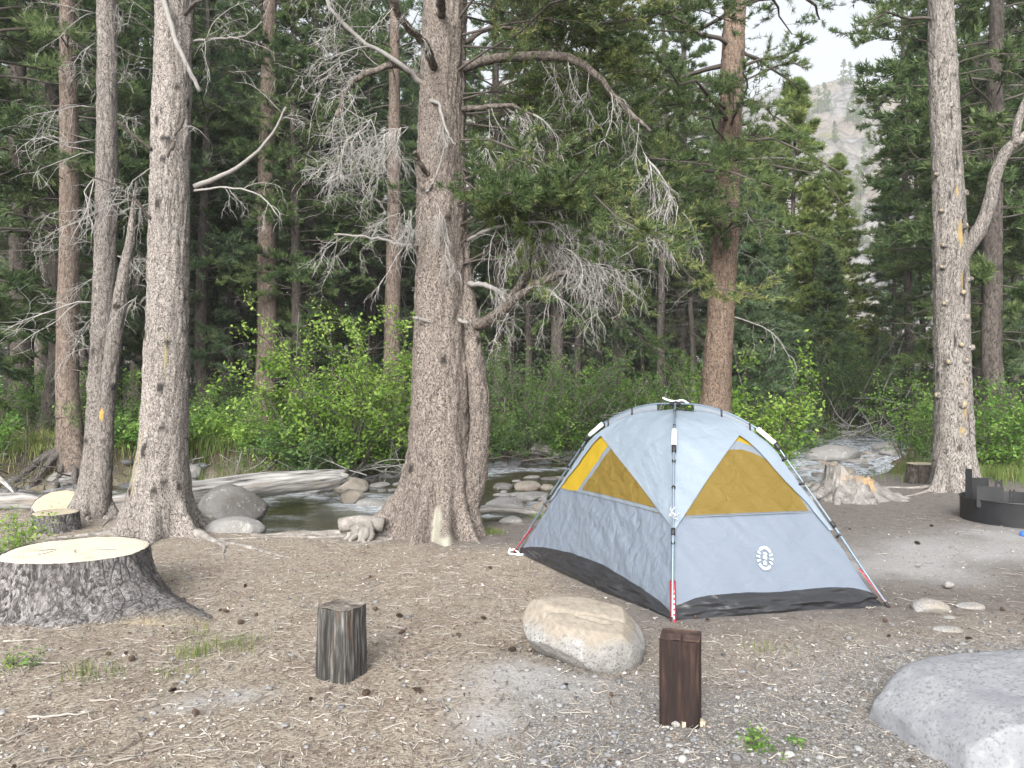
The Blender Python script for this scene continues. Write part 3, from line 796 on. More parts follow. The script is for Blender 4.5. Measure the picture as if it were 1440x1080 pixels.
def branch_set(r, h, az, L, up, droop, origin_xy, r_at, wood, foli, K=9, Sx=5, nb=8, tl=0.2, tw=0.02, start=0.25, wsides=5, twigs=False, lead=0.5, spread=0.9, blen=0.34, tbias=0.0, wt=0.4, outer=0.0):
    """living branches: wood tubes, branchlets and needle tufts"""
    B = len(h); n = 7
    t = np.linspace(0, 1, n)[None]
    bend = r.normal(0, 0.16, B)
    a = az[:, None] + bend[:, None] * t * 2 + r.normal(0, .05, (B, n)) * (t > 0)
    dist = L[:, None] * t
    x = origin_xy[0](h)[:, None] + np.cos(a) * dist
    y = origin_xy[1](h)[:, None] + np.sin(a) * dist
    z = h[:, None] + L[:, None] * (up[:, None] * t - droop[:, None] * t ** 2) + (r.normal(0, 0.035, (B, n)) + .05 * np.sin(t * 7 + 6.28 * r.uniform(0, 1, (B, 1)))) * L[:, None] * t
    P = np.stack([x, y, z], -1)
    R = (r_at[:, None]) * (1 - 0.82 * t) + 0.004
    tubes(wood, P, R, wsides, tint=wt, cap=False)
    idx = np.repeat(np.arange(B), K)
    tk = r.uniform(start, 1.0, B * K)
    o, tg = on_path(P[idx], tk)
    sgn = r.choice([-1, 1], B * K)
    lat = nrm(np.cross(tg, np.array([0, 0, 1.0])))
    d = nrm(tg * r.uniform(0.5, 1.2, (B * K, 1)) + lat * (sgn * r.uniform(0.3, 1.1, B * K))[:, None] + np.stack([0 * tk, 0 * tk, r.normal(0.05, 0.28, B * K)], 1))
    l = L[idx] * (blen * (1 - tk) + 0.12) * r.uniform(0.5, 1.25, B * K)
    Q = walk(r, o, d, l, 4, 0.22, -0.06)
    if twigs: tubes(wood, Q, np.linspace(0.9, 0.4, 4)[None] * np.full((B * K, 1), twigs), 3, tint=wt, cap=False)
    i2 = np.repeat(np.arange(B * K), Sx)
    ts = np.clip((np.tile(np.arange(Sx), B * K) + r.uniform(0.2, 1.2, B * K * Sx)) / Sx, 0.08, 1)
    ts = outer + (1 - outer) * ts
    po, tg2 = on_path(Q[i2], ts)
    dd = nrm(tg2 + [0, 0, lead] + r.normal(0, 0.25, (len(po), 3)))
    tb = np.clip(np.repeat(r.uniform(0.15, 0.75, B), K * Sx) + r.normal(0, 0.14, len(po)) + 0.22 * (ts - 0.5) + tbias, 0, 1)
    tufts(foli, r, po, dd, nb, tl, tw, spread, tb)

def conifer(seed, H, r0, zb, Lmax, style, B, K, Sx, nb, tl, tw, dead_n=0, ns=20, twigs=False, wob=0.15, rfoot=1.25):
    """returns meshes builders (trunk, wood, foliage, dead)"""
    r = rng(seed)
    zp = np.array([-0.6, 0.0, 0.35, 1.0, 2.5, H * .3, H * .55, H * .8, H])
    px = np.concatenate([[0, 0, 0, 0], r.normal(0, wob, 5).cumsum() * 0.5]); py = np.concatenate([[0, 0, 0, 0], r.normal(0, wob, 5).cumsum() * 0.5])
    rad = r0 * np.array([rfoot * 1.2, rfoot * 1.15, 1.1, 1.0, 0.95, 0.82, 0.60, 0.30, 0.03])
    trunk, _ = trunk_mb(np.stack([px, py, zp], 1), rad, int(H * 3.5), ns, seed, lobes=[(r.uniform(0, 6.28), r0 * 0.5, 0.5) for _ in range(4)], z0=0.3, ridge=0.015)
    fx = lambda h: np.interp(h, zp, px); fy = lambda h: np.interp(h, zp, py)
    q = r.uniform(0, 1, B) ** 0.9; q.sort()
    h = zb + (H * 0.985 - zb) * q
    az = np.arange(B) * 2.39996 + r.normal(0, 0.5, B)
    if style == 'cone':
        L = Lmax * (1 - q) ** 0.85 * r.uniform(0.75, 1.12, B) + 0.22; up = 0.05 + 0.45 * q + r.normal(0, 0.06, B); droop = 0.22 - 0.1 * q + r.normal(0, 0.05, B)
    elif style == 'pine':
        L = Lmax * np.clip(np.sin(PI * np.clip(q * 0.86 + 0.12, 0, 1)), 0.12, 1) * r.uniform(0.45, 1.15, B) + 0.2; up = 0.12 + 0.4 * q + r.normal(0, 0.14, B); droop = 0.30 - 0.2 * q + r.normal(0, 0.1, B)
    else:                                   # slim forest pine, short crown
        L = Lmax * (0.4 + 0.6 * np.sin(PI * np.clip(q * 0.9 + 0.08, 0, 1))) * r.uniform(0.5, 1.1, B); up = 0.1 + 0.3 * q + r.normal(0, 0.1, B); droop = 0.25 + r.normal(0, 0.08, B)
    wood, foli, dead = MB(), MB(), MB()
    branch_set(r, h, az, L, up, droop, (fx, fy), np.clip(0.008 * L + 0.006, 0.006, 0.04), wood, foli, K, Sx, nb, tl, tw, twigs=twigs, wsides=4, start=.12 if style == 'cone' else .25, lead=0.45 if style != 'cone' else 0.3)
    if dead_n:
        hd = r.uniform(0.8, zb + (H - zb) * 0.35, dead_n); ad = r.uniform(0, 2 * PI, dead_n)
        o = np.stack([fx(hd) + np.cos(ad) * r0 * 0.6, fy(hd) + np.sin(ad) * r0 * 0.6, hd], 1)
        dead_mb(r, o, np.stack([np.cos(ad), np.sin(ad), r.uniform(-0.25, 0.35, dead_n)], 1), r.uniform(0.5, 1.9, dead_n), 7, 0.5, 0.011, 0.05, 0.2, dead, sub2=2, tint=(0.1, 0.9))
    return trunk, wood, foli, dead

def tree_proto(name, label, cat, parts, mats, group=None):
    root = thing(name, label, cat, group=group)
    trunk, wood, foli, dead = parts
    obj('trunk', trunk, mats[0], root)
    o = obj('branches', wood, mats[1], root, kind='stuff')
    if foli.n: obj('foliage', foli, mats[2], root, smooth=False, kind='stuff')
    if dead.n: obj('dead_twigs', dead, mats[3], root, kind='stuff')
    return root

# ------------------------------------------------------------------ near trees
# 1 the big two-stemmed pine in the middle
r = rng(101)
def trunk_path(pts, Y):
    return [(*(at(px, py, Y)[[0]]), Y, at(px, py, Y)[2]) for (px, py) in pts]
BX, BY = -0.77, 8.3
big = thing('pine_tree', 'broad pine trunk with fused second stem and roots at centre beside the creek', 'tree', (0, 0, 0))
pa = np.array([(-0.77, 8.3, -0.35), (-0.77, 8.3, 0.0), (-0.77, 8.3, 0.35), (-0.765, 8.3, 1.15), (-0.755, 8.3, 2.7), (-0.755, 8.3, 4.2), (-0.72, 8.3, 5.8), (-0.7, 8.35, 9), (-0.65, 8.4, 13), (-0.6, 8.4, 18)])
mbt, mk = trunk_mb(pa, [0.50, 0.42, 0.375, 0.315, 0.275, 0.25, 0.225, 0.18, 0.12, 0.03], 340, 150, 7,
    lobes=[(-PI * 0.98, 0.62, 0.22), (-PI * 0.80, 0.24, 0.16), (-PI * 0.62, 0.26, 0.17), (-PI * 0.44, 0.30, 0.20), (-PI * 0.27, 0.20, 0.15), (-PI * .1, 0.16, 0.2), (0.4, 0.10, 0.3), (1.6, 0.2, 0.3), (2.4, 0.2, 0.3)], z0=0.30, ridge=0.024, knots=16, mark=[(-PI * 0.50, 0.12, 0.13, 0.22), (-PI * 0.45, 0.0, 0.22, 0.10)])
obj('trunk', mbt, M['bark_pink'], big, attrs={'mark': mk})
p2 = np.array([(*at(648, 735, 8.22),), (*at(664, 690, 8.2),), (*at(672, 640, 8.16),), (*at(675, 580, 8.14),), (*at(669, 520, 8.14),), (*at(662, 450, 8.16),), (*at(657, 390, 8.22),), (*at(652, 320, 8.28),), (*at(640, 250, 8.3),)])
mbs, mk2 = trunk_mb(p2, [0.14, 0.125, 0.115, 0.108, 0.095, 0.08, 0.055, 0.04, 0.02], 160, 64, 8, ridge=0.016, knots=3)
obj('second_stem', mbs, M['bark_pink'], big, attrs={'mark': mk2})
rb = roots_mb(r, (BX, BY), [(-PI * 0.98, 1.7, 0.11, 0.55), (-PI * 0.93, 1.4, 0.09, 0.5), (-PI * 0.87, 1.1, 0.08, 0.45), (-PI * 0.8, 0.8, 0.07, 0.45), (-PI * 0.96, 2.2, 0.07, 0.6), (-PI * 0.42, 0.3, 0.07, 0.42), (-PI * 0.3, 0.35, 0.06, 0.4), (2.9, 1.3, 0.07, 0.4)])
obj('roots', rb, M['root'], big, kind='stuff')
limbs = [   # (points as pixel x, y with distance, start radius, end radius)
    ([(652, 95, 8.25), (700, 82, 8.1), (790, 80, 7.8), (835, 102, 7.7), (870, 142, 7.6), (915, 185, 7.5)], .060, .015),
    ([(652, 62, 8.3), (690, 40, 8.4), (745, 44, 8.5), (790, 68, 8.6)], .032, .010),
    ([(648, 155, 8.2), (680, 150, 8.0), (720, 150, 7.9), (750, 162, 7.8)], .035, .012),
    ([(612, 96, 8.08), (596, 62, 7.7), (566, 28, 7.3), (545, -20, 7.0)], .050, .03),
    ([(600, 118, 8.25), (560, 92, 8.1), (525, 100, 8.0), (495, 116, 7.9), (480, 145, 7.8), (474, 165, 7.75)], .040, .022),
    ([(598, 122, 8.2), (560, 88, 8.0), (500, 50, 7.9), (465, 10, 7.8), (450, -30, 7.8)], .026, .016),
    ([(622, 20, 8.05), (619, -10, 7.6), (622, -60, 7.0)], .045, .03),
    ([(664, 458, 8.15), (690, 448, 7.95), (715, 430, 7.8), (745, 405, 7.6), (785, 386, 7.5), (825, 374, 7.4), (870, 370, 7.3)], .072, .012),
    ([(700, 441, 7.9), (745, 380, 7.9), (780, 352, 7.8), (815, 326, 7.7), (868, 318, 7.6)], .040, .018),
    ([(602, 246, 8.1), (590, 228, 7.95), (583, 212, 7.85)], .030, .022),
    ([(600, 270, 8.08), (612, 250, 7.95), (628, 200, 7.8)], .016, .008),
    ([(606, 142, 8.06), (617, 148, 7.95), (628, 185, 7.9), (640, 205, 7.9)], .022, .008),
    ([(612, 455, 8.1), (590, 448, 8.0), (583, 448, 7.98)], .022, .016),
    ([(645, 450, 8.06), (652, 452, 7.95), (658, 455, 7.9)], .022, .016),
    ([(590, 345, 8.2), (570, 345, 8.0), (530, 335, 7.9), (470, 328, 7.8)], .024, .008),
    ([(660, 398, 8.1), (690, 404, 7.9), (708, 420, 7.85), (714, 445, 7.8)], .030, .016),
    ([(655, 338, 8.15), (690, 322, 7.8), (730, 314, 7.6), (775, 312, 7.5)], .022, .010),
]
for k, (pts, ra, rbb) in enumerate(limbs):
    p = spline([at(*q) for q in pts], 22)
    p = p + r.normal(0, 0.006, p.shape)
    mbl = MB(); tubes(mbl, p, np.linspace(ra, rbb, 22) * (1 + .1 * r.normal(0, 1, 22)), 10, tint=0.55)
    o = obj('limb', mbl, M['limb'] if ra > 0.026 and k < 10 else M['deadwood'], big)
# bare twig sprays
dm = MB()
def spray(pts, n, L, droop, down=0.0, nsub=10, side=0.7, sl=0.5):
    P = spline([at(*q) for q in pts], 12)[None]
    t = r.uniform(0.3, 1, n)
    o, tg = on_path(np.repeat(P, n, 0), t)
    d = nrm(tg * 0.6 + nrm(r.normal(0, 1, (n, 3))) * side + [0, 0, -down])
    dead_mb(r, o, d, r.uniform(0.4, 1.0, n) * L, nsub, sl, 0.010, droop, 0.25, dm, sub2=1, tint=(0.6, 1.0))
for k in (4, 5): spray(limbs[k][0], 14, 0.8, 0.10, 0.2)
spray(limbs[14][0], 9, 0.7, 0.1, 0.1); spray(limbs[15][0], 9, 0.55, 0.15, 0.3, 7); spray(limbs[16][0], 10, 0.8, 0.2, 0.6)
spray(limbs[0][0], 12, 0.8, 0.2, 0.5); spray(limbs[2][0], 12, 0.8, 0.2, 0.6); spray(limbs[7][0], 14, 0.8, 0.15, 0.3); spray(limbs[8][0], 10, 0.7, 0.1, 0.0); spray(limbs[3][0], 6, 0.6, 0.1)
spray([(600, 180, 8.0), (560, 180, 7.8), (520, 200, 7.7)], 16, 0.75, 0.22, 0.5, 12); spray([(596, 262, 8.05), (560, 255, 7.8), (500, 240, 7.7), (440, 225, 7.6)], 15, 0.6, 0.12, 0.2, 10)
spray([(605, 262, 8.02), (620, 300, 7.9), (628, 345, 7.9)], 9, 0.45, 0.25, 0.8, 12, 0.5); spray([(612, 150, 8.0), (630, 190, 7.9)], 5, 0.4, 0.2, 0.7, 8)
spray([(650, 240, 8.1), (700, 255, 7.8), (760, 270, 7.6), (820, 300, 7.5)], 18, 0.8, 0.22, 0.7, 10); spray([(655, 290, 8.1), (720, 300, 7.7), (800, 330, 7.5)], 14, 0.7, 0.2, 0.7, 10)
spray([(880, 170, 7.5), (920, 240, 7.4), (960, 300, 7.3)], 14, 0.8, 0.25, 0.7, 9)
spray([(590, 320, 8.2), (550, 300, 8.0), (500, 260, 7.9)], 8, 0.7, 0.1, 0.1)
spray([(664, 330, 8.0), (720, 340, 7.7), (790, 350, 7.5), (850, 380, 7.3)], 18, 0.8, 0.15, 0.4, 9); spray([(560, 120, 8.0), (520, 170, 7.8), (480, 210, 7.7)], 16, 0.8, 0.1, 0.3, 9); spray([(540, 60, 8.2), (470, 90, 8.0)], 10, 0.8, 0.08, 0.2, 8)
spray([(640, 280, 8.0), (600, 290, 7.9), (560, 300, 7.8)], 10, 0.5, 0.2, 0.5, 9); spray([(660, 200, 8.0), (700, 215, 7.8), (760, 235, 7.6)], 12, 0.6, 0.2, 0.5, 9); spray([(745, 400, 7.6), (800, 376, 7.4), (860, 372, 7.3)], 16, 0.7, 0.12, 0.2, 8)
obj('dead_twigs', dm, M['deadwood'], big, kind='stuff')
# living branches: the drooping green mass to the right, and the crown above the frame
wood, foli = MB(), MB()
B = 42
h = r.uniform(2.8, 7.2, B); az_ = np.clip(r.normal(0.0, 0.55, B), -.95, 1.4); L = r.uniform(1.7, 3.4, B) * np.where(h < 3.7, 0.62, 1.0)
cx = lambda h: np.full_like(h, -0.62); cy = lambda h: np.full_like(h, 8.2)
branch_set(r, h, az_, L, r.normal(0.18, 0.26, B), r.uniform(0.15, 0.6, B), (cx, cy), np.clip(0.0036 * L, 0.004, 0.012), wood, foli, 50, 6, 12, 0.075, 0.0115, start=0.16, twigs=0.003, lead=0.5, wt=0.35, blen=0.36, tbias=0.0, spread=1.3, outer=.45)
B = 2
h = r.uniform(6.4, 7.5, B); az_ = r.normal(PI, 0.7, B); L = r.uniform(1.4, 2.5, B)
branch_set(r, h, az_, L, r.normal(0.25, 0.1, B), r.uniform(0.1, 0.3, B), (cx, cy), np.clip(0.006 * L, 0.006, 0.02), wood, foli, 10, 6, 10, 0.095, 0.0105, start=0.45, twigs=0.003, lead=0.35, wt=0.35)
B = 60
h = r.uniform(7.0, 17.6, B); az_ = r.uniform(0, 2 * PI, B); L = 2.9 * (1 - (h - 7) / 12) * r.uniform(0.7, 1.1, B)
branch_set(r, h, az_, L, r.normal(0.3, 0.1, B), r.uniform(0.1, 0.3, B), (cx, cy), np.clip(0.012 * L, 0.01, 0.04), wood, foli, 9, 4, 7, 0.16, 0.018, start=0.3, wt=0.3)
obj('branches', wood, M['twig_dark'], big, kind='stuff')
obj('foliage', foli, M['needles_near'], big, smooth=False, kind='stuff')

# 2 the big pale trunk at the left
r = rng(102)
t2 = thing('pine_tree', 'tall pale scaly pine trunk with wide root flare behind the large cut stump', 'tree')
X2, Y2 = -3.78, 8.25
pa = np.array([(X2, Y2, -0.4), (X2, Y2, 0.0), (X2, Y2, 0.3), (X2 + .04, Y2, 1.0), (X2 + .085, Y2, 2.2), (X2 + .11, Y2, 3.6), (X2 + .16, Y2, 5.8), (X2 + .2, Y2, 10), (X2 + .3, Y2, 18)])
mbt, mk = trunk_mb(pa, [0.46, 0.37, 0.31, 0.25, 0.212, 0.195, 0.18, 0.15, 0.03], 320, 130, 21,
    lobes=[(-PI * 0.95, 0.22, 0.24), (-PI * 0.65, 0.12, 0.17), (-PI * 0.42, 0.18, 0.2), (-PI * 0.12, 0.22, 0.2), (0.8, 0.2, 0.3), (2.2, 0.2, 0.3)], z0=0.26, ridge=0.018, knots=46, mark=[(-PI * 0.68, 0.75, 0.05, 0.35), (-PI * 0.38, 1.9, 0.06, 0.25)])
obj('trunk', mbt, M['bark_pale'], t2, attrs={'mark': mk})
obj('roots', roots_mb(r, (X2, Y2), [(-PI * 0.97, 0.9, 0.09, 0.5), (-PI * 0.45, 0.5, 0.08, 0.45), (-PI * 0.1, 1.8, 0.09, 0.45), (-PI * 0.05, 1.5, 0.07, 0.5), (-PI * 0.7, 0.4, 0.06, 0.45)]), M['root'], t2, kind='stuff')
for pts, ra, rbb in [([(274, 262, 8.1), (310, 248, 8.0), (350, 225, 7.9), (385, 185, 7.8), (402, 150, 7.75)], .030, .008), ([(274, 268, 8.1), (320, 264, 8.0), (365, 275, 7.9), (392, 305, 7.85)], .012, .006), ([(228, -8, 8.0), (245, 50, 7.9), (262, 90, 7.85), (281, 128, 7.85)], .030, .020),
                     ([(258, 165, 8.02), (254, 178, 7.95), (246, 190, 7.92)], .020, .012), ([(246, 200, 8.02), (238, 215, 7.95), (236, 222, 7.95)], .018, .010), ([(273, 57, 8.1), (310, 54, 8.0), (345, 50, 7.9), (370, 30, 7.9)], .014, .006), ([(213, 210, 8.1), (190, 192, 8.0), (165, 170, 7.9)], .022, .012), ([(213, 310, 8.1), (195, 285, 8.0), (165, 262, 7.9), (120, 245, 7.9)], .018, .006), ([(260, 20, 8.0), (270, 8, 7.85), (280, 0, 7.8)], .022, .016)]:
    p = spline([at(*q) for q in pts], 16) + r.normal(0, 0.004, (16, 3))
    mbl = MB(); short = ra in (.020, .018, .022); tubes(mbl, p, np.linspace(ra, rbb, 16), 8, tint=.2 if short else r.uniform(0.4, 0.75)); obj('limb', mbl, M['twig_dark'] if short else M['deadwood'], t2)
dm = MB()
for pts, n in [([(274, 268, 8.1), (320, 264, 8.0), (365, 275, 7.9), (392, 305, 7.85)], 5), ([(273, 57, 8.1), (320, 50, 7.9)], 7), ([(385, 185, 7.8), (402, 150, 7.75)], 3), ([(213, 310, 8.1), (190, 285, 8.0), (150, 260, 7.9)], 8), ([(215, 380, 8.1), (190, 420, 8.0)], 4)]: spray(pts, n, 0.6, 0.1, 0.2, 6)
hd = r.uniform(3.0, 5.9, 10); ad = r.uniform(-2.6, 0.4, 10)
dead_mb(r, np.stack([X2 + .12 + .2 * np.cos(ad), Y2 + .2 * np.sin(ad), hd], 1), np.stack([np.cos(ad), np.sin(ad), r.uniform(-.3, .4, 10)], 1), r.uniform(.3, .9, 10), 6, 0.4, 0.008, 0.08, 0.3, dm, sub2=1)
obj('dead_twigs', dm, M['deadwood'], t2, kind='stuff')

# 3 the thinner double stem left of it
r = rng(103)
t3 = thing('pine_tree', 'slender grey pine forking from its foot into two stems with a yellow bark wound', 'tree')
pa = np.array([(*at(130, 740, 9.3),), (*at(131, 722, 9.3),), (*at(133, 690, 9.3),), (*at(138, 600, 9.3),), (*at(145, 450, 9.3),), (*at(150, 300, 9.3),), (*at(151, 100, 9.3),), (*at(150, -40, 9.3),), (-4.9, 9.35, 11), (-4.8, 9.35, 16)])
mbt, mk = trunk_mb(pa, [0.23, 0.19, 0.16, 0.135, 0.125, 0.122, 0.115, 0.11, 0.09, 0.02], 240, 76, 31, lobes=[(-PI * 0.9, 0.16, 0.3), (-PI * 0.5, 0.14, 0.3), (-PI * 0.1, 0.2, 0.3), (1.5, 0.1, 0.4)], z0=0.2, ridge=0.014, knots=14)
obj('trunk', mbt, M['bark_grey'], t3, attrs={'mark': mk})
pb = np.array([(*at(140, 735, 9.22),), (*at(142, 700, 9.18),), (*at(146, 640, 9.15),), (*at(151, 560, 9.12),), (*at(162, 470, 9.1),), (*at(176, 380, 9.1),), (*at(183, 340, 9.1),), (*at(187, 300, 9.1),), (*at(192, 255, 9.12),)])
mbt, mk = trunk_mb(pb, [0.13, 0.115, 0.10, 0.092, 0.085, 0.07, 0.05, 0.032, 0.012], 170, 50, 33, ridge=0.012, knots=6, mark=[(-PI * 0.52, at(148, 582, 9.1)[2], 0.30, 0.085)])
obj('second_stem', mbt, M['bark_grey'], t3, attrs={'mark': mk})
obj('roots', roots_mb(r, (-5.06, 9.3), [(-PI * 0.2, 0.9, 0.06, 0.2), (-PI * 0.45, 0.5, 0.06, 0.2), (-PI * 0.8, 0.5, 0.05, 0.2), (0.1, 0.8, 0.05, 0.2)]), M['root'], t3, kind='stuff')
dm = MB()
specs = [((134, 18), (90, 30), 0.6), ((135, 110), (115, 100), 0.35), ((134, 152), (90, 148), 0.8), ((133, 198), (98, 195), 0.7), ((133, 250), (105, 290), 0.8), ((132, 342), (80, 330), 0.6), ((130, 425), (55, 430), 0.9), ((132, 445), (110, 450), 0.4), ((134, 390), (105, 400), 0.5), ((165, 117), (200, 118), 0.5), ((165, 160), (195, 172), 0.5), ((132, 215), (70, 200), 0.8), ((166, 50), (182, 20), 0.4), ((134, 300), (95, 310), 0.6), ((132, 490), (85, 480), 0.5), ((168, 300), (200, 285), 0.6), ((165, 360), (205, 372), 0.5), ((134, 60), (100, 80), .5), ((185, 330), (205, 290), .5), ((180, 350), (200, 360), .5)]
for (a, b, L) in specs:
    k = 2
    o = np.repeat(at(*a, 9.25)[None], k, 0); d = np.repeat((at(*b, 9.0) - at(*a, 9.25))[None], k, 0) + r.normal(0, 0.08, (k, 3))
    dead_mb(r, o, d, np.full(k, L * 1.15), 9, 0.55, 0.010, 0.09, 0.26, dm, sub2=2, tint=(0.55, 1.0))
obj('dead_twigs', dm, M['deadwood'], t3, kind='stuff')

# 4 the limbed grey trunk at the right
r = rng(104)
t4 = thing('pine_tree', 'grey trunk studded with sawn branch stubs and one bent side limb beside the fire ring', 'tree')
pa = np.array([(*at(1342, 715, 11.5),), (*at(1342, 690, 11.5),), (*at(1341, 660, 11.5),), (*at(1340, 560, 11.5),), (*at(1338, 420, 11.5),), (*at(1334, 280, 11.5),), (*at(1327, 120, 11.5),), (*at(1322, -20, 11.5),), (6.3, 11.5, 11), (6.2, 11.5, 18)])
mbt, mk = trunk_mb(pa, [0.40, 0.335, 0.285, 0.25, 0.245, 0.225, 0.195, 0.165, 0.13, 0.02], 260, 90, 44,
    lobes=[(-PI * 0.9, 0.16, 0.2), (-PI * 0.65, 0.15, 0.18), (-PI * 0.4, 0.14, 0.18), (-PI * 0.2, 0.14, 0.2), (0.6, 0.15, 0.3), (2, 0.15, 0.3)], z0=0.22, ridge=0.018, knots=12,
    mark=[(-PI * .46, at(1348, 578, 11.4)[2], .11, .17), (-PI * .52, at(1342, 605, 11.4)[2], .16, .06), (-PI * .44, at(1352, 535, 11.4)[2], .05, .12), (-PI * .47, at(1343, 398, 11.4)[2], .06, .14), (-PI * .47, at(1340, 330, 11.4)[2], .16, .17), (-PI * .50, at(1336, 270, 11.4)[2], .05, .08)],
    cracks=[(-PI * .40, at(1345, 405, 11.4)[2], .09, .28), (-PI * .38, at(1343, 320, 11.4)[2], .10, .16), (-PI * .45, at(1336, 225, 11.4)[2], .06, .22), (-PI * .52, at(1330, 165, 11.4)[2], .06, .14), (-PI * .36, at(1358, 600, 11.4)[2], .06, .2), (-PI * .62, at(1330, 480, 11.4)[2], .07, .12), (-PI * .33, at(1356, 530, 11.4)[2], .05, .15), (-PI * .55, at(1333, 360, 11.4)[2], .05, .1)])
obj('trunk', mbt, M['bark_dead'], t4, attrs={'mark': mk})
p = spline([at(*q) for q in [(1350, 362, 11.45), (1362, 346, 11.4), (1378, 322, 11.3), (1392, 285, 11.2), (1400, 245, 11.1), (1415, 213, 11.0), (1432, 198, 10.9), (1470, 170, 10.8)]], 24)
mbl = MB(); tubes(mbl, p, np.linspace(.115, .06, 24) * (1 + 0.06 * r.normal(0, 1, 24)), 14, tint=0)
obj('limb', mbl, M['bark_dead'], t4, attrs={'mark': np.zeros(mbl.n)})
p = spline([at(*q) for q in [(1428, 202, 10.9), (1432, 170, 10.85), (1450, 125, 10.8)]], 12)
mbl = MB(); tubes(mbl, p, np.linspace(.06, .05, 12), 10, tint=0); obj('limb', mbl, M['bark_dead'], t4, attrs={'mark': np.zeros(mbl.n)})
obj('roots', roots_mb(r, (6.6, 11.5), [(-PI * .95, 1.1, .07, .35), (-PI * .7, .4, .05, .36), (-PI * .5, .35, .06, .36), (-PI * .25, .35, .05, .36), (3.0, 1.6, .06, .35)]), M['root'], t4, kind='stuff')
pass
for (px, py, dx, s) in [(1320, 348, -.5, .03), (1319, 378, -.7, .032), (1353, 395, .7, .035), (1340, 415, -.1, .04), (1321, 429, -.6, .03), (1347, 448, .2, .05), (1338, 487, -.2, .034), (1355, 490, .6, .042), (1325, 510, -.6, .04), (1343, 508, 0, .034), (1317, 556, -.9, .045), (1341, 568, 0, .062), (1314, 248, -.9, .03), (1318, 300, -.7, .03), (1350, 275, .6, .05), (1344, 322, .4, .04)]:
    c = at(px, py, 11.5); cxl = np.interp(c[2], pa[:, 2], pa[:, 0]); rr_ = np.interp(c[2], pa[:, 2], [0.40, 0.335, 0.285, 0.25, 0.245, 0.225, 0.195, 0.165, 0.13, 0.02])
    ang = -PI / 2 + math.asin(max(-.98, min(.98, (c[0] - cxl) / rr_)))
    d = np.array([math.cos(ang) * 1.5 + .25 * math.copysign(1, dx), math.sin(ang), .3 if s < .06 else 0.05]); d /= np.linalg.norm(d)
    b = np.array([cxl, 11.5, c[2]]) + np.array([math.cos(ang), math.sin(ang), 0]) * rr_
    Ls = .05 if s < .05 else .03
    s *= .8; P = np.stack([b - d * .16, b + d * Ls * .5, b + d * Ls])
    ms = MB(); tubes(ms, P, np.array([s * 1.8, s * 1.35, s * 1.12]), 12, tint=0)
    st = obj('branch_stub', ms, M['bark_dead'], t4, attrs={'mark': np.zeros(ms.n)})
    mc = MB(); tubes(mc, np.stack([b + d * (Ls - .012), b + d * (Ls + .004)]), np.array([s * .95, s * .9]), 12)
    obj('cut_end', mc, M['cut_stub'], st)
dm = MB(); wood, foli = MB(), MB()
hd = r.uniform(4.7, 7.5, 12); ad = r.uniform(0, 2 * PI, 12)
dead_mb(r, np.stack([6.4 + .15 * np.cos(ad), 11.5 + .15 * np.sin(ad), hd], 1), np.stack([np.cos(ad), np.sin(ad), r.uniform(-.2, .5, 12)], 1), r.uniform(.5, 1.3, 12), 8, .5, .012, .05, .25, dm, sub2=2, tint=(.1, .5))
B = 36; h = r.uniform(6.6, 17.5, B); L = 2.2 * (1 - (h - 6) / 14) * r.uniform(.6, 1.1, B)
branch_set(r, h, r.uniform(0, 6.28, B), L, r.normal(.15, .12, B), r.uniform(.15, .35, B), (lambda h: np.full_like(h, 6.35), lambda h: np.full_like(h, 11.5)), .014 * L + .006, wood, foli, 11, 5, 8, .14, .014, start=.3, wt=.3, twigs=.005)
obj('dead_twigs', dm, M['twig_dark'], t4, kind='stuff'); obj('branches', wood, M['twig_dark'], t4, kind='stuff'); obj('foliage', foli, M['needles_dark'], t4, smooth=False, kind='stuff')

# 5 the red-barked pine behind the tent
r = rng(105)
t5 = thing('pine_tree', 'red barked pine with dark green boughs rising straight behind the tent', 'tree')
pa = np.array([(*at(1003, 680, 11.2),), (3.0, 11.2, 0.05), (*at(1006, 600, 11.2),), (*at(1009, 520, 11.2),), (*at(1014, 430, 11.2),), (*at(1022, 300, 11.2),), (*at(1028, 150, 11.2),), (*at(1034, -20, 11.2),), (3.4, 11.3, 12), (3.5, 11.3, 20)])
mbt, mk = trunk_mb(pa, [.30, .26, .22, .205, .19, .175, .165, .15, .12, .02], 280, 96, 55, lobes=[(-2.5, .1, .3), (-1, .1, .3), (1, .1, .3)], ridge=.02, knots=10)
obj('trunk', mbt, M['bark_red'], t5)
wood, foli, dm = MB(), MB(), MB()
fx = lambda h: np.interp(h, pa[:, 2], pa[:, 0]); fy = lambda h: np.interp(h, pa[:, 2], pa[:, 1])
B = 64; q = r.uniform(0, 1, B); h = 3.7 + 15.8 * q ** 1.15; L = (0.7 + 2.0 * np.sin(PI * np.clip(q * .85 + .1, 0, 1))) * r.uniform(.55, 1.1, B)
az_ = r.uniform(0, 2 * PI, B)
branch_set(r, h, az_, L, r.normal(.12, .12, B), r.uniform(.12, .32, B), (fx, fy), .013 * L + .008, wood, foli, 15, 5, 12, .085, .011, start=.28, wt=.3, twigs=.004, tbias=-.05, spread=1.25, outer=.35)
B = 26; h = r.uniform(3.0, 6.0, B); L = r.uniform(.8, 1.9, B)
branch_set(r, h, r.normal(-PI * .62, .75, B), L, r.normal(.1, .2, B), r.uniform(.15, .5, B), (fx, fy), .007 * L + .005, wood, foli, 15, 5, 10, .085, .012, start=.25, wt=.5, twigs=.004, spread=1.25, outer=.35)
hd = r.uniform(2.4, 5.5, 14); ad = r.uniform(0, 6.28, 14)
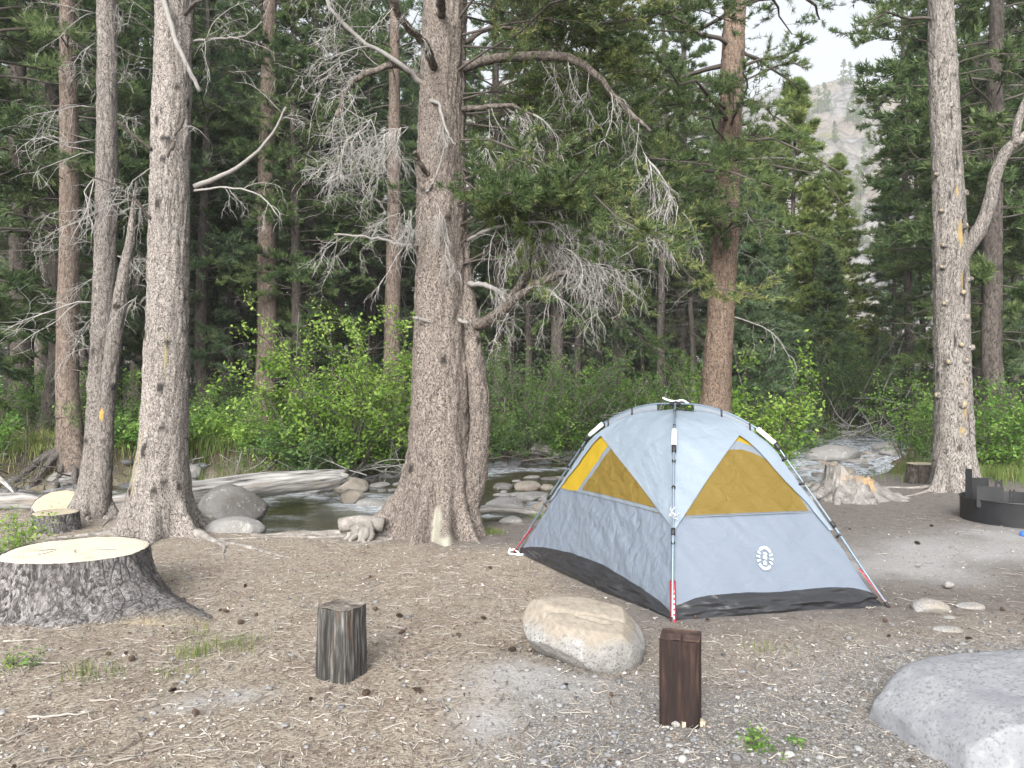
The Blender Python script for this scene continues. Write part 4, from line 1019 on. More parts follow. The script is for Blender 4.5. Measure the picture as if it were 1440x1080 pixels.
dead_mb(r, np.stack([fx(hd) + .18 * np.cos(ad), fy(hd) + .18 * np.sin(ad), hd], 1), np.stack([np.cos(ad), np.sin(ad), r.uniform(-.25, .2, 14)], 1), r.uniform(.5, 1.5, 14), 9, .5, .012, .06, .25, dm, sub2=2, tint=(.3, .9))
obj('branches', wood, M['twig_dark'], t5, kind='stuff'); obj('foliage', foli, M['needles_dark'], t5, smooth=False, kind='stuff'); obj('dead_twigs', dm, M['deadwood'], t5, kind='stuff')

# ------------------------------------------------------------------ trees across the creek
DARK = (M['bark_dark'], M['twig_dark'], M['needles_dark'], M['twig_dark'])
COOL = (M['bark_dark'], M['twig_dark'], M['needles_cool'], M['twig_dark'])
SUNLIT = (M['bark_dark'], M['twig_dark'], M['needles_sunlit'], M['twig_dark'])  # needle colour has the sunlight painted in
protoA = conifer(201, 19, .26, 1.8, 3.1, 'pine', 112, 15, 6, 7, .21, .038, 26)
protoB = conifer(202, 21, .24, 3.4, 2.8, 'pine', 104, 14, 6, 7, .21, .038, 34)
protoC = conifer(203, 15.5, .18, .4, 3.2, 'cone', 215, 12, 6, 6, .27, .05, 4)
protoD = conifer(204, 13, .15, .3, 2.2, 'cone', 170, 11, 5, 6, .24, .042, 2)
protoS = conifer(205, 19, .15, 5.5, 1.8, 'slim', 70, 10, 5, 7, .22, .036, 60, ns=14)
protoT = conifer(206, 17, .11, 4.5, 1.5, 'slim', 64, 9, 5, 7, .22, .036, 60, ns=12)
protoR = conifer(207, 22, .27, 6.0, 2.3, 'pine', 60, 11, 5, 7, .18, .022, 30, ns=28)
def meshes(parts, nm, mats):
    trunk, wood, foli, dead = parts
    return [(n, b.mesh(n, m_, sm), k) for n, b, m_, sm, k in (('trunk', trunk, mats[0], True, None), ('branches', wood, mats[1], True, 'stuff'), ('foliage', foli, mats[2], False, 'stuff'), ('dead_twigs', dead, mats[3], True, 'stuff')) if b.n]
M['bark_rust'] = bark_mat('bark_rust', (0.05, 0.04, 0.034), (0.15, 0.118, 0.098), (0.26, 0.21, 0.175), 28, 0.45)
RED = (M['bark_rust'], M['twig_dark'], M['needles_dark'], M['twig_dark'])
BASE = {k: meshes(p, k, DARK) for k, p in (('A', protoA), ('B', protoB), ('C', protoC), ('D', protoD), ('S', protoS), ('T', protoT), ('R', protoR))}
KIT = {'A': ('A', DARK), 'Ac': ('A', COOL), 'B': ('B', DARK), 'C': ('C', COOL), 'Cy': ('C', SUNLIT), 'D': ('D', COOL), 'Dy': ('D', SUNLIT), 'S': ('S', DARK), 'T': ('T', DARK), 'R': ('R', RED), 'Rb': ('R', DARK)}
def plant(kit, px, Y, label, s=1.0, rz=None, group=None, name='pine_tree', lean=0.0):
    X = (px - 720) / FPX * Y
    root = thing(name, label, 'tree', (X, Y, float(gz(X, Y)) - 0.05), (px * 0.37 + Y) % 6.28 if rz is None else rz, group, s)
    root.rotation_euler.y = lean
    base, mats = KIT[kit]
    for n, me, k in BASE[base]:
        o = obj(n, me, None, root, kind=k)
        o.material_slots[0].link = 'OBJECT'
        o.material_slots[0].material = mats[('trunk', 'branches', 'foliage', 'dead_twigs').index(n)]
    return root
plant('R', 372, 20.5, 'red brown pine trunk rising from the far bank right of the pale trunk', 1.0, 0.5, lean=0.02)
plant('R', 98, 14.9, 'rusty pine with spreading exposed roots on the far bank at left', 0.78, 2.0)
plant('Rb', 30, 20, 'dark thick pine trunk standing at the far left edge', 1.0, 1.0)
plant('Rb', 62, 24, 'dim pine trunk just right of the thick one at the far left', 0.95, 3.0)
plant('R', 551, 22, 'brown pine trunk half hidden by willow left of the big central pine', 0.9, 4.0)
plant('A', -40, 15.5, 'dense dark pine with low boughs at the left edge of the picture', 0.95, 1.2)
plant('A', 75, 18.5, 'dark bushy pine with low boughs between the far left trunk and the slender pair', .85, 0.9)
plant('A', 250, 23, 'mid green bushy pine close behind the pale trunk', .95, 2.0)
plant('Ac', 335, 26, 'bluish bushy pine left of the rusty trunk across the creek', .95, 3.0)
plant('A', 440, 24, 'leafy dark pine above the willow with boughs near the ground', .9, 4.1)
plant('Ac', 520, 29, 'blue green bushy pine left of the big central trunk', 1.0, 5.2)
plant('Ac', 288, 21.5, 'pale green bushy pine on the far bank right of the pale trunk', .72, 3.7)
plant('A', 415, 20.5, 'small bushy pine behind the left side of the bright willow', .62, 1.1)
plant('Ac', 160, 22, 'pale green bushy pine on the far bank between the left trunks', .75, 5.5)
plant('Ac', 45, 25, 'bluish green bushy pine behind the far left trunks', 1.0, 2.2)
plant('B', 190, 27, 'dark pine seen between the two left trunks', 1.0, 0.4)
plant('Ac', 300, 33, 'blue green pine crown just right of the pale trunk', 1.0, 3.3)
plant('B', 470, 27, 'dark pine crown over the bright willow bush', 1.0, 5.0)
plant('A', 700, 30, 'dark pine directly behind the big central pine', 1.05, 0.9)
plant('B', 790, 24, 'dark pine crown right of the big central pine', 0.9, 2.9)
plant('Ac', 870, 33, 'blue green pine above the tent top', 1.0, 4.4)
plant('A', 960, 38, 'dark pine left of the red barked trunk', 1.1, 3.9)
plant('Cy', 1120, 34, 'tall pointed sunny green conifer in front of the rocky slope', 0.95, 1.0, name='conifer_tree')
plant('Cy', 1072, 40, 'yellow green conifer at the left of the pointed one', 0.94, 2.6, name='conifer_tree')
plant('C', 1085, 27, 'broad blue green conifer right of the red barked trunk', 0.5, 0.7, name='conifer_tree')
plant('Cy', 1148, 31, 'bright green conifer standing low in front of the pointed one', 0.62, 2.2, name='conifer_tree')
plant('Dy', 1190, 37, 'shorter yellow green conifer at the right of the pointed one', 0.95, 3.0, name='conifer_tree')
plant('C', 1165, 30, 'low blue green conifer on the bank above the rapids', 0.45, 0.2, name='conifer_tree')
plant('C', 1045, 21, 'dark conifer close behind the red barked trunk', 0.52, 5.1, name='conifer_tree')
plant('A', 1340, 19.5, 'big dark pine with boughs reaching left behind the stubby trunk', .85, 0.0)
plant('B', 1405, 17.5, 'dark straight pine trunk above the fire ring', 0.95, 2.4)
plant('Ac', 1470, 21, 'dense pine at the right edge behind the fire ring', 1.0, 1.7)
plant('A', 1375, 26, 'dark pine between the stubby trunk and the straight dark one', 1.0, 4.8)
plant('D', 1262, 36, 'small dark conifer at the foot of the trees beyond the rapids', 0.85, 4.0, name='conifer_tree')
r = rng(301)
GS = 'slim dark pines standing in the forest across the creek'
SLIM = [(285, 27), (302, 24), (318, 31), (335, 28), (352, 36), (425, 30), (445, 36), (505, 32), (520, 40), (575, 34), (150, 33), (118, 30), (12, 33), (720, 34), (742, 29), (765, 38), (812, 31), (845, 40), (905, 35), (930, 29), (975, 33), (1040, 44), (1280, 30), (1420, 28), (1440, 33), (1350, 34), (230, 38), (-30, 30), (400, 42), (480, 45), (640, 40), (880, 46), (1300, 40)]
for k, (px, Y) in enumerate(SLIM):
    plant('S' if k % 3 else 'T', px, Y, 'slim dark pine with bare twiggy trunk in the forest across the creek', r.uniform(.85, 1.15), r.uniform(0, 6.28), GS, 'slim_pine', r.normal(0, .025))
GD = 'bushy pines filling the forest behind the front row across the creek'
for k, (px, Y) in enumerate([(-60, 36), (20, 40), (90, 37), (140, 44), (205, 36), (255, 43), (325, 46), (380, 38), (430, 47), (490, 39), (540, 46), (590, 41), (655, 45), (710, 40), (770, 47), (830, 43), (890, 50), (935, 44), (1000, 47), (1030, 42), (1330, 38), (1370, 44), (1430, 40), (1490, 36), (-110, 30), (1540, 30)]):
    plant(('A', 'C', 'Ac', 'C')[k % 4], px, Y, 'bushy dark pine filling the forest behind the front trees', r.uniform(.85, 1.2), r.uniform(0, 6.28), GD, 'forest_pine', r.normal(0, .015))
# the wood farther off reads as one mass
far = MB(); farw = MB()
r = rng(302)
for k in range(105):
    Y = r.uniform(50, 150); X = r.uniform(-1.05, 1.05) * Y
    px = 720 + X / Y * FPX
    if 1060 < px < 1250: H0 = 7
    else: H0 = 0
    dn, df = bank_d(X, Y)
    if df > 0: continue
    H = r.uniform(11, 20) if not H0 else r.uniform(5, 8) * Y / 70; z0 = float(gz(X, Y))
    B = 34; q = np.sort(r.uniform(0, 1, B)); h = z0 + 1.5 + (H - 1.7) * q; L = 2.6 * (1 - q) ** .8 * r.uniform(.7, 1.1, B) + .3
    branch_set(r, h, r.uniform(0, 6.28, B), L, r.normal(.15, .1, B), np.full(B, .2), (lambda h, X=X: np.full_like(h, X), lambda h, Y=Y: np.full_like(h, Y)), .008 * L, MB(), far, 5, 3, 4, .8, .30, start=.1, wsides=3)
    tubes(farw, np.array([(X, Y, z0 - .3), (X, Y, z0 + H * .5), (X, Y, z0 + H)]), np.array([.2, .13, .02]), 7, tint=.3, cap=False)
ff = thing('forest', 'dark conifer forest filling the valley behind the creek trees', 'forest'); ff['kind'] = 'stuff'
obj('foliage', far, M['needles_cool'], ff, smooth=False, kind='stuff'); obj('branches', farw, M['twig_dark'], ff, kind='stuff')
# scattered trees on the rocky slope
GM = 'small trees dotted over the rocky mountainside'
r = rng(303)
from mathutils.bvhtree import BVHTree
dep = bpy.context.evaluated_depsgraph_get()
bv = BVHTree.FromPolygons([v.co[:] for v in mountain.data.vertices], [p.vertices[:] for p in mountain.data.polygons])
mtm = [(n, b.mesh(n, mm, sm), k) for n, b, mm, sm, k in zip(('trunk', 'foliage'), (lambda p: (p[0], p[2]))(conifer(210, 10, .16, .6, 2.3, 'cone', 40, 6, 3, 5, .6, .13, 0, ns=8)), (M['bark_dark'], M['needles_sunlit']), (True, False), (None, 'stuff'))]
for (px, py) in [(1160, 150), (1165, 158), (1192, 172), (1200, 170), (1208, 174), (1174, 200), (1150, 160), (1186, 120), (1196, 118), (1205, 260), (1210, 275), (1215, 240), (1108, 130), (1095, 100), (1135, 170), (1225, 160), (1203, 300), (1208, 320), (1213, 345), (1222, 210)]:
    dr = Vector(((px - 720) / FPX, 1.0, (540 - py) / FPX)).normalized()
    hit = bv.ray_cast(Vector((0, 0, EYE)), dr)
    if hit[0] is None: continue
    root = thing('slope_tree', 'small yellow green tree dotted on the rocky mountainside', 'tree', hit[0] - Vector((0, 0, .5)), r.uniform(0, 6.28), GM, min(2.2, hit[0].y / 330) * r.uniform(.8, 1.4))
    for n, me, k in mtm: obj(n, me, None, root, kind=k)

# ------------------------------------------------------------------ shrubs and low plants
def shrub(name, label, px, Y, W, H, mat, seed, nstem=16, nleaf=5000, size=.06, cat='shrub', group=None, lean=(0, 0), z=None, D=None, bare=0.0, flat=.5):
    r = rng(seed)
    X = (px - 720) / FPX * Y
    z0 = float(gz(X, Y)) if z is None else z
    root = thing(name, label, cat, (X, Y, z0), group=group)
    D = D or W * .8
    size = size * (.72 + .5 * ((seed * 0.618) % 1)); nleaf = int(nleaf * (1.15 - .3 * ((seed * .377) % 1)))
    a = r.uniform(0, 2 * PI, nstem); f = np.sqrt(r.uniform(.05, 1, nstem))
    o = np.stack([np.cos(a) * f * W * .18, np.sin(a) * f * D * .18, np.full(nstem, -.08)], 1)
    d = np.stack([np.cos(a) * f * W * .5 + lean[0], np.sin(a) * f * D * .5 + lean[1], H * r.uniform(.7, 1.15, nstem)], 1)
    P = walk(r, o, d, np.linalg.norm(d, axis=1) * r.uniform(.65, 1.05, nstem), 8, .16, .02)
    st, lf = MB(), MB()
    rs = .012 * max(.25, min(1.4, H / 2))
    tubes(st, P, np.linspace(1, .3, 8)[None] * r.uniform(.7, 1.4, (nstem, 1)) * rs, 4, tint=r.uniform(.3, .8, nstem))
    K = 9
    i1 = np.repeat(np.arange(nstem), K)
    t = r.uniform(.18, 1, nstem * K)
    o2, tg = on_path(P[i1], t)
    d2 = nrm(tg * .7 + nrm(r.normal(0, 1, o2.shape)) * .9)
    Q = walk(r, o2, d2, H * r.uniform(.14, .38, len(o2)), 5, .25, .03)
    tubes(st, Q, np.linspace(.5, .2, 5)[None] * np.full((len(Q), 1), rs), 3, tint=r.uniform(.2, .8, len(Q)), cap=False)
    live = r.uniform(0, 1, len(Q)) > bare
    Q = Q[live]
    per = max(3, int(nleaf / len(Q)))
    i2 = np.repeat(np.arange(len(Q)), per)
    p, _ = on_path(Q[i2], r.uniform(.1, 1, len(i2)))
    p = p + r.normal(0, size * .85, p.shape)
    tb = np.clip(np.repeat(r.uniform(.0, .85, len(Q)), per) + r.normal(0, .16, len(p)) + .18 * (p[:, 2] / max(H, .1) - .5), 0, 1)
    leaves(lf, r, p, size, tb, flat)
    obj('stems', st, M['twig_dark'], root, kind='stuff')
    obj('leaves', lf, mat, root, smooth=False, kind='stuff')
    return root
LB, LM, LD = M['leaf_bright'], M['leaf_mid'], M['leaf_dark']
shrub('willow_bush', 'tall bright green willow bush across the creek left of the big pine', 475, 15.9, 3.4, 3.5, LB, 401, 30, 12500, .075, bare=.12)
shrub('willow_bush', 'lower bright green bush hugging the bank just left of the big pine', 545, 17.0, 2.0, 2.2, LB, 402, 18, 5000, .07)
shrub('willow_bush', 'mid green bush leaning over the bank right of the big pine', 745, 19.8, 4.4, 2.9, LD, 403, 30, 10000, .075, lean=(.3, -.3), bare=.12)
shrub('willow_bush', 'mid green bush low over the water left of the tent top', 815, 21.3, 3.4, 1.9, LM, 404, 26, 9000, .075, lean=(.2, -.4))
shrub('willow_bush', 'leafy bush with bare upper stems above the tent roof', 905, 22.0, 3.2, 3.0, LM, 405, 26, 8000, .075, bare=.15)
shrub('willow_bush', 'yellow green bush at the right of the red barked trunk by the tent', 1068, 11.9, .95, 2.2, LB, 406, 16, 4600, .062, z=-.1)
shrub('willow_bush', 'small green bush between tent roof and red barked trunk', 975, 20, 2.4, 2.3, LM, 407, 18, 5000, .07)
shrub('alder_bush', 'dull green alder thicket on the bank beyond the rapids', 1160, 28.5, 4.2, 3.6, LD, 408, 30, 9000, .10)
shrub('alder_bush', 'dark green alder bush right of the thicket beyond the rapids', 1235, 30, 3.6, 3.0, LD, 409, 26, 7500, .10)
shrub('alder_bush', 'green leafy bush close left of the stubby grey trunk', 1292, 14.9, 1.3, 1.75, LM, 410, 18, 5200, .06)
shrub('alder_bush', 'green leafy bush close right of the stubby grey trunk', 1392, 14.2, 1.5, 1.7, LM, 411, 18, 5600, .06)
shrub('alder_bush', 'pale green bush at the right edge behind the fire ring', 1440, 16.5, 2.0, 1.7, LM, 412, 18, 5200, .065)
shrub('alder_bush', 'low green bush on the far bank right of the pale trunk', 300, 18.0, 2.0, 1.3, LM, 413, 18, 5000, .06)
shrub('alder_bush', 'low green bush seen between the two left trunks', 188, 18.5, 2.2, 1.5, LM, 414, 18, 5000, .065)
shrub('alder_bush', 'green undergrowth bush at the left edge of the far bank', 18, 19.0, 2.6, 1.8, LM, 415, 18, 5500, .07)
shrub('alder_bush', 'dark low bush beside the thick left trunk on the far bank', 70, 18.3, 1.6, 1.0, LD, 416, 14, 3000, .06)
shrub('alder_bush', 'dim green bush under the trees left of the bright willow', 350, 21.5, 2.6, 1.5, LD, 417, 18, 5000, .07)
shrub('alder_bush', 'dim green bush behind the big central pine trunk', 650, 23.0, 3.4, 2.4, LD, 418, 20, 6000, .08)
shrub('alder_bush', 'shady green bush left of the yellow green one behind the tent', 1120, 22.5, 2.2, 1.6, LD, 419, 16, 4000, .08)
shrub('sapling_plant', 'leafy green sprig growing beside the big cut stump at left', 26, 6.75, .42, .62, LB, 420, 12, 900, .035, 'plant')
shrub('seedling_plant', 'small green seedling at the bottom left edge', 6, 4.35, .13, .17, LB, 421, 7, 160, .022, 'plant')
shrub('seedling_plant', 'tiny green seedling among twigs below the big stump', 50, 4.35, .09, .15, LM, 422, 5, 90, .02, 'plant')
shrub('seedling_plant', 'small green leafy tuft in the gravel right of the dark post', 1086, 3.42, .24, .10, LM, 423, 22, 1300, .024, 'plant', flat=.2)
shrub('sapling_plant', 'bushy green growth at the left edge above the big stump', -6, 5.9, .35, .5, LM, 424, 10, 600, .035, 'plant')

GB = 'low green bushes crowding the far creek bank'
r = rng(440)
for k, (px, dY, W, H) in enumerate([(-20, .9, 1.6, .8), (130, 1.2, 1.5, .9), (240, 1.0, 1.6, .9), (330, 1.3, 1.6, .8), (405, .5, 1.6, 1.1), (455, .3, 2.0, 1.3), (520, .3, 2.0, 1.4), (585, .4, 1.8, 1.5), (665, .4, 2.2, 1.5), (720, .3, 2.4, 1.6), (775, .2, 2.6, 1.4), (850, .3, 3.0, 1.5), (925, .4, 3.0, 1.8), (1010, 1.2, 3.0, 2.0), (1150, 2.4, 3.0, 2.0), (1230, 2.6, 3.0, 1.8)]):
    Y = 16.0
    for _ in range(12): Y = float(np.interp((px - 720) / FPX * Y, FAR[:, 0], FAR[:, 1])) + dY
    shrub('bank_bush', 'low green bush crowding the far creek bank', px, Y, W, H, ((LM, LD, LM, LB)[k % 4] if px < 600 else (LD, LM, LD)[k % 3]) if px < 900 else (LD, LM)[k % 2], 441 + k, 16, 3200, .075, group=GB, lean=(0, -.35))
def grass_patch(name, label, cx, cy, rx, ry, n, hgt, seed, w=.006, tb=.3, stuff=True, cat='grass'):
    r = rng(seed)
    x = cx + rx * r.normal(0, .5, n); y = cy + ry * r.normal(0, .5, n)
    dn, df = bank_d(x, y); ok = np.minimum(dn, df) < 0.1
    x, y = x[ok], y[ok]; n = len(x)
    clump = vn(x * 3, y * 3, 0, seed)
    hh = hgt * r.uniform(.4, 1.1, n) * (.5 + clump)
    a = r.uniform(0, 2 * PI, n); ln = r.uniform(.1, .6, n)
    P0 = np.stack([x, y, gz(x, y) - .01], 1)
    dx = np.stack([np.cos(a), np.sin(a), 0 * a], 1)
    sd = np.stack([-np.sin(a + .8), np.cos(a + .8), 0 * a], 1) * w / 2
    up = np.array([0, 0, 1.0])
    P1 = P0 + dx * (hh * ln * .3)[:, None] + up * (hh * .6)[:, None]
    P2 = P0 + dx * (hh * ln)[:, None] + up * (hh * (1 - ln * .4))[:, None]
    V = np.stack([P0 - sd, P0 + sd, P1 + sd * .8, P1 - sd * .8, P2], 1).reshape(-1, 3)
    b = np.arange(n)[:, None] * 5
    mb = MB().add(V, T=np.concatenate([b + 3, b + 2, b + 4], 1), Q=np.concatenate([b, b + 1, b + 2, b + 3], 1), tint=np.repeat(np.clip(tb + r.normal(0, .2, n), 0, 1), 5))
    o = obj(name, mb, M['grass'], smooth=False)
    o['label'] = label; o['category'] = cat
    o['kind'] = 'stuff'
    return o
grass_patch('grass', 'green grass on the far bank below the bright willow', -5.0, 16.7, 4.0, 1.5, 12000, .38, 431, .012, .25)
grass_patch('grass', 'dry yellowish grass on the far bank at left', -10.5, 15.7, 4.0, 1.7, 11000, .28, 432, .012, .6)
grass_patch('grass', 'grass behind the fire ring at the right', 9.6, 13.6, 2.6, 1.6, 8000, .30, 433, .010, .38)
grass_patch('grass', 'grass strip on the far bank right of the big pine', 1.5, 22.3, 4.0, 1.2, 6000, .4, 434, .014, .3)
grass_patch('grass', 'sparse grass on the bank beyond the rapids', 10, 28.5, 5.0, 2.0, 5000, .4, 435, .018, .3)
GT = 'thin dry grass tufts in the foreground litter'
for (px, py, n, hh, lab) in [(268, 920, 120, .10, 'thin pale grass tuft right of the big stump roots'), (132, 950, 70, .13, 'thin grey green grass tuft below the big stump'), (330, 908, 110, .09, 'sparse dry grass tuft between big stump and weathered post'), (240, 945, 60, .08, 'short grass tuft left of the pale sand patch'), (1068, 920, 40, .06, 'tiny grass tuft right of the dark stained post'), (690, 748, 260, .14, 'straw coloured grass clump at the right foot of the big pine'), (760, 728, 160, .16, 'green grass clump at the creek edge left of the tent'), (275, 890, 50, .08, 'wispy grass tuft at the end of the big stump root')]:
    Y = EYE * FPX / (py - 540); X = (px - 720) / FPX * Y
    grass_patch('grass_tuft', lab, X, Y, .16, .12, n, hh, int(px) + py, .004, .5, False, 'grass tuft')

# ------------------------------------------------------------------ rocks
def rock_mesh(seed, size, sub=4, rough=.16, flat=.25, mat='granite_grey', lean=None, cuts=3, freq=1.1):
    V, T = ico(sub)
    r = rng(seed)
    o = r.uniform(0, 50, 3)
    P = V * (1 + rough * fbm(V[:, 0] * freq + o[0], V[:, 1] * freq + o[1], V[:, 2] * freq + o[2], seed, 5, .5)[:, None] * 1.6)
    for _ in range(cuts):
        n = nrm(r.normal(0, 1, 3)); d = r.uniform(.62, .85)
        s = P @ n
        P = P - n * (np.clip(s - d, 0, None) * .82)[:, None]
    P = P * (np.asarray(size) / 2)
    P[:, 2] = np.where(P[:, 2] < -size[2] * flat, -size[2] * flat + (P[:, 2] + size[2] * flat) * .25, P[:, 2])
    P += (np.asarray(size).min() * .010) * fbm(P[:, 0] * 25, P[:, 1] * 25, P[:, 2] * 25, seed, 3)[:, None]
    return MB().add(P, T=T)
def rock(label, px, py, wpx, hpx, mat, seed, zb=0.0, depth=.8, rz=None, sub=4, sink=.12, name='rock', cat='rock', group=None, rough=.16, cuts=3, flat=.3):
    """px, py: centre of the foot in the picture; zb: height of the surface it stands on"""
    sub = min(sub, 3) if wpx < 45 else sub
    Y = (EYE - zb) * FPX / (py - 540); w = wpx * Y / FPX; hgt = hpx * Y / FPX
    Yc = Y + w * depth * .38
    X = (px - 720) / FPX * Yc
    H = hgt / (.5 + flat) 
    b = rock_mesh(seed, (w, w * depth, H), sub, rough, flat, mat, cuts=cuts)
    o = obj(name, b, M[mat], loc=(X, Yc, zb + H * flat - sink * hgt))
    o.rotation_euler.z = ((seed * 1.7) % 6.28) * (0.15) if rz is None else rz
    return tag(o, label, cat, group)
# the two boulders and the stones on the campsite
r = rng(500)
V, T = ico(5)
P = V.copy()
P *= (1 + .10 * fbm(V[:, 0] * 1.0 + 3, V[:, 1] + 8, V[:, 2] + 1, 501, 4))[:, None]
P[:, 2] = np.where(P[:, 2] > .62, .62 + (P[:, 2] - .62) * .35, P[:, 2])
P[:, 0] *= 1 + .10 * (P[:, 2] < 0) * 0
for n, d in ((nrm(np.array([.10, -.75, .75])), .80), (nrm(np.array([-.80, -.35, .45])), .84), (nrm(np.array([.85, -.25, .5])), .86), (nrm(np.array([.1, -.3, 1.0])), .60), (nrm(np.array([-.55, -.5, -.75])), .72)):
    P = P - n * (np.clip(P @ n - d, 0, None) * .8)[:, None]
P = P * [.345, .28, .255]
P[:, 2] -= .016 * np.exp(-((P[:, 1] + .10 + .02 * np.sin(P[:, 0] * 18)) / .014) ** 2) * (P[:, 2] > .05) * (np.abs(P[:, 0] + .02) < .2)
P += .012 * fbm(P[:, 0] * 7, P[:, 1] * 7, P[:, 2] * 7, 506, 3)[:, None]
P[:, 0] += -.14 * P[:, 2]; P[:, 2] += -.10 * P[:, 0]
P[:, 2] += .012 * np.exp(-((P[:, 1] + .08) / .012) ** 2) * -1 * (P[:, 2] > .1)
P += .004 * fbm(P[:, 0] * 22, P[:, 1] * 22, P[:, 2] * 22, 502, 3)[:, None]
o = obj('boulder', MB().add(P, T=T), M['granite_tan'], loc=(.415, 4.45, .150))
tag(o, 'rounded tan topped granite boulder in front of the tent', 'boulder')
P = V.copy()
P *= (1 + .16 * fbm(V[:, 0] * 1.1 + 13, V[:, 1] + 2, V[:, 2] + 5, 503, 4))[:, None]
for n, d in ((nrm(np.array([-.10, -.05, 1.0])), .60), (nrm(np.array([-.72, -.12, .69])), .77), (nrm(np.array([-.98, -.2, .05])), .76), (nrm(np.array([-.35, -1, .18])), .72), (nrm(np.array([-.75, -.75, -.1])), .80)):
    P = P - n * (np.clip(P @ n - d, 0, None) * .9)[:, None]
P = P * [.84, .58, .60]
P += .012 * fbm(P[:, 0] * 5, P[:, 1] * 5, P[:, 2] * 5, 505, 3)[:, None] + .005 * fbm(P[:, 0] * 18, P[:, 1] * 18, P[:, 2] * 18, 504, 3)[:, None]
o = obj('boulder', MB().add(P, T=T), M['granite_pale'], loc=(2.42, 3.42, -.115))
tag(o, 'large pale grey granite boulder at the bottom right corner', 'boulder')
rock('smooth tan stone half buried right of the tent corner', 1309, 866, 54, 20, 'granite_tan', 511, 0, .8, 0)
rock('flat pale stone just below the smooth tan stone', 1335, 876, 26, 9, 'granite_tan', 512, 0, .8, 0, 3)
rock('pale flat stone right of the smooth tan stone', 1364, 860, 40, 12, 'granite_tan', 513, 0, .7, 0, 3)
rock('low buried pale stone between tent corner and corner boulder', 1334, 894, 46, 11, 'granite_tan', 514, 0, .7, 0, 3)
rock('small white round pebble on the bare dirt right of the tent', 1334, 826, 14, 8, 'granite_tan', 515, 0, .9, 0, 3)
rock('tiny white pebble on the dirt beyond the tent corner', 1292, 796, 8, 4, 'granite_tan', 516, 0, .9, 0, 2)
rock('small light stone at the foot of the dark stained post', 951, 1023, 14, 9, 'granite_tan', 517, 0, .9, 0, 3)
# in and along the creek
WZ = WATER
rock('large dark boulder with pale lichen at the pool edge by the log', 326, 733, 98, 54, 'river_dark', 521, -.22, .8, 0, 5, rough=.12)
rock('low flat grey boulder in front of the lichen boulder', 330, 757, 84, 30, 'granite_grey', 522, -.08, .75, 0, 5, rough=.08, cuts=1)
rock('brownish stone beside the root flare of the pale trunk', 276, 752, 34, 20, 'river_tan', 523, -.1, .9, 0)
rock('small dark stone wedged under the log right of the pale trunk', 268, 730, 22, 22, 'river_dark', 524, -.25, .9, 0)
rock('rounded tan river stone behind the front one left of the big pine', 492, 692, 56, 22, 'river_tan', 525, WZ, .8, 0)
rock('front rounded tan river stone with water round it', 494, 706, 38, 19, 'river_tan', 526, WZ, .8, 0)
rock('grey river stone at the end of the log', 449, 694, 40, 12, 'granite_grey', 527, WZ, .8, 0)
rock('brown stone at the water edge against the big pine roots', 560, 718, 34, 20, 'river_tan', 528, WZ, .8, 0)
rock('grey humped stone on the bank behind the big pine roots', 712, 722, 52, 24, 'granite_grey', 529, -.2, .8, 0)
rock('grey stone at the bank foot below the small pale log', 718, 740, 36, 14, 'granite_grey', 530, -.05, .8, 0)
rock('tan stone half hidden by the tent edge', 765, 724, 34, 22, 'river_tan', 531, -.2, .8, 0)
rock('two toned stone in the riffle right of the big pine', 742, 690, 36, 16, 'river_tan', 532, WZ, .8, 0)
rock('flat grey slab in the riffle left of the tent', 748, 704, 52, 12, 'granite_grey', 533, WZ, .7, 0)
rock('smooth stone in the riffle near the tent pole', 768, 690, 22, 10, 'river_tan', 534, WZ, .8, 0)
rock('grey boulder below the spread roots on the far bank', 92, 683, 50, 28, 'granite_grey', 535, -.3, .8, 0)
rock('long brown boulder between the two left trunks on the far bank', 168, 674, 56, 26, 'river_dark', 536, -.3, .7, 0)
rock('grey boulder showing right of the pale trunk on the far bank', 262, 672, 44, 24, 'granite_grey', 537, -.25, .8, 0)
rock('brown grey boulder under the undercut far bank', 333, 667, 36, 17, 'river_tan', 538, -.3, .8, 0)
rock('dark stone under brush left of the big pine on the far bank', 555, 668, 30, 16, 'river_dark', 539, -.3, .8, 0)
rock('long grey boulder lying in the rapids at right', 1174, 650, 82, 24, 'granite_grey', 540, WZ, .6, 0, 4)
rock('rounded grey boulder at the head of the rapids', 1246, 636, 36, 17, 'granite_grey', 541, WZ, .8, 0)
rock('grey boulder just right of the rounded one in the rapids', 1250, 641, 30, 11, 'granite_grey', 542, WZ, .8, 0)
rock('dark stone near the right bank of the rapids', 1304, 640, 26, 13, 'river_dark', 543, -.2, .8, 0)
rock('reddish flat stone in the rapids below the long boulder', 1165, 656, 20, 7, 'river_tan', 544, WZ, .8, 0, 3)
rock('pale stone on the near bank left of the weathered stump', 1143, 691, 26, 13, 'river_tan', 545, -.1, .8, 0, 3)
r = rng(550)
GR = 'small stones breaking the surface of the creek'
base = [obj('river_stone', rock_mesh(560 + k, (1, .75, .5), 3, .16, .3), M[mm]) for k, mm in enumerate(('granite_grey', 'river_dark', 'river_tan', 'granite_grey'))]
spots = [(r.uniform(1100, 1330), r.uniform(630, 690)) for _ in range(60)] + [(r.uniform(690, 800), r.uniform(672, 716)) for _ in range(12)] + [(r.uniform(510, 575), r.uniform(680, 715)) for _ in range(8)] + [(r.uniform(0, 110), r.uniform(690, 712)) for _ in range(8)]
nst = 0
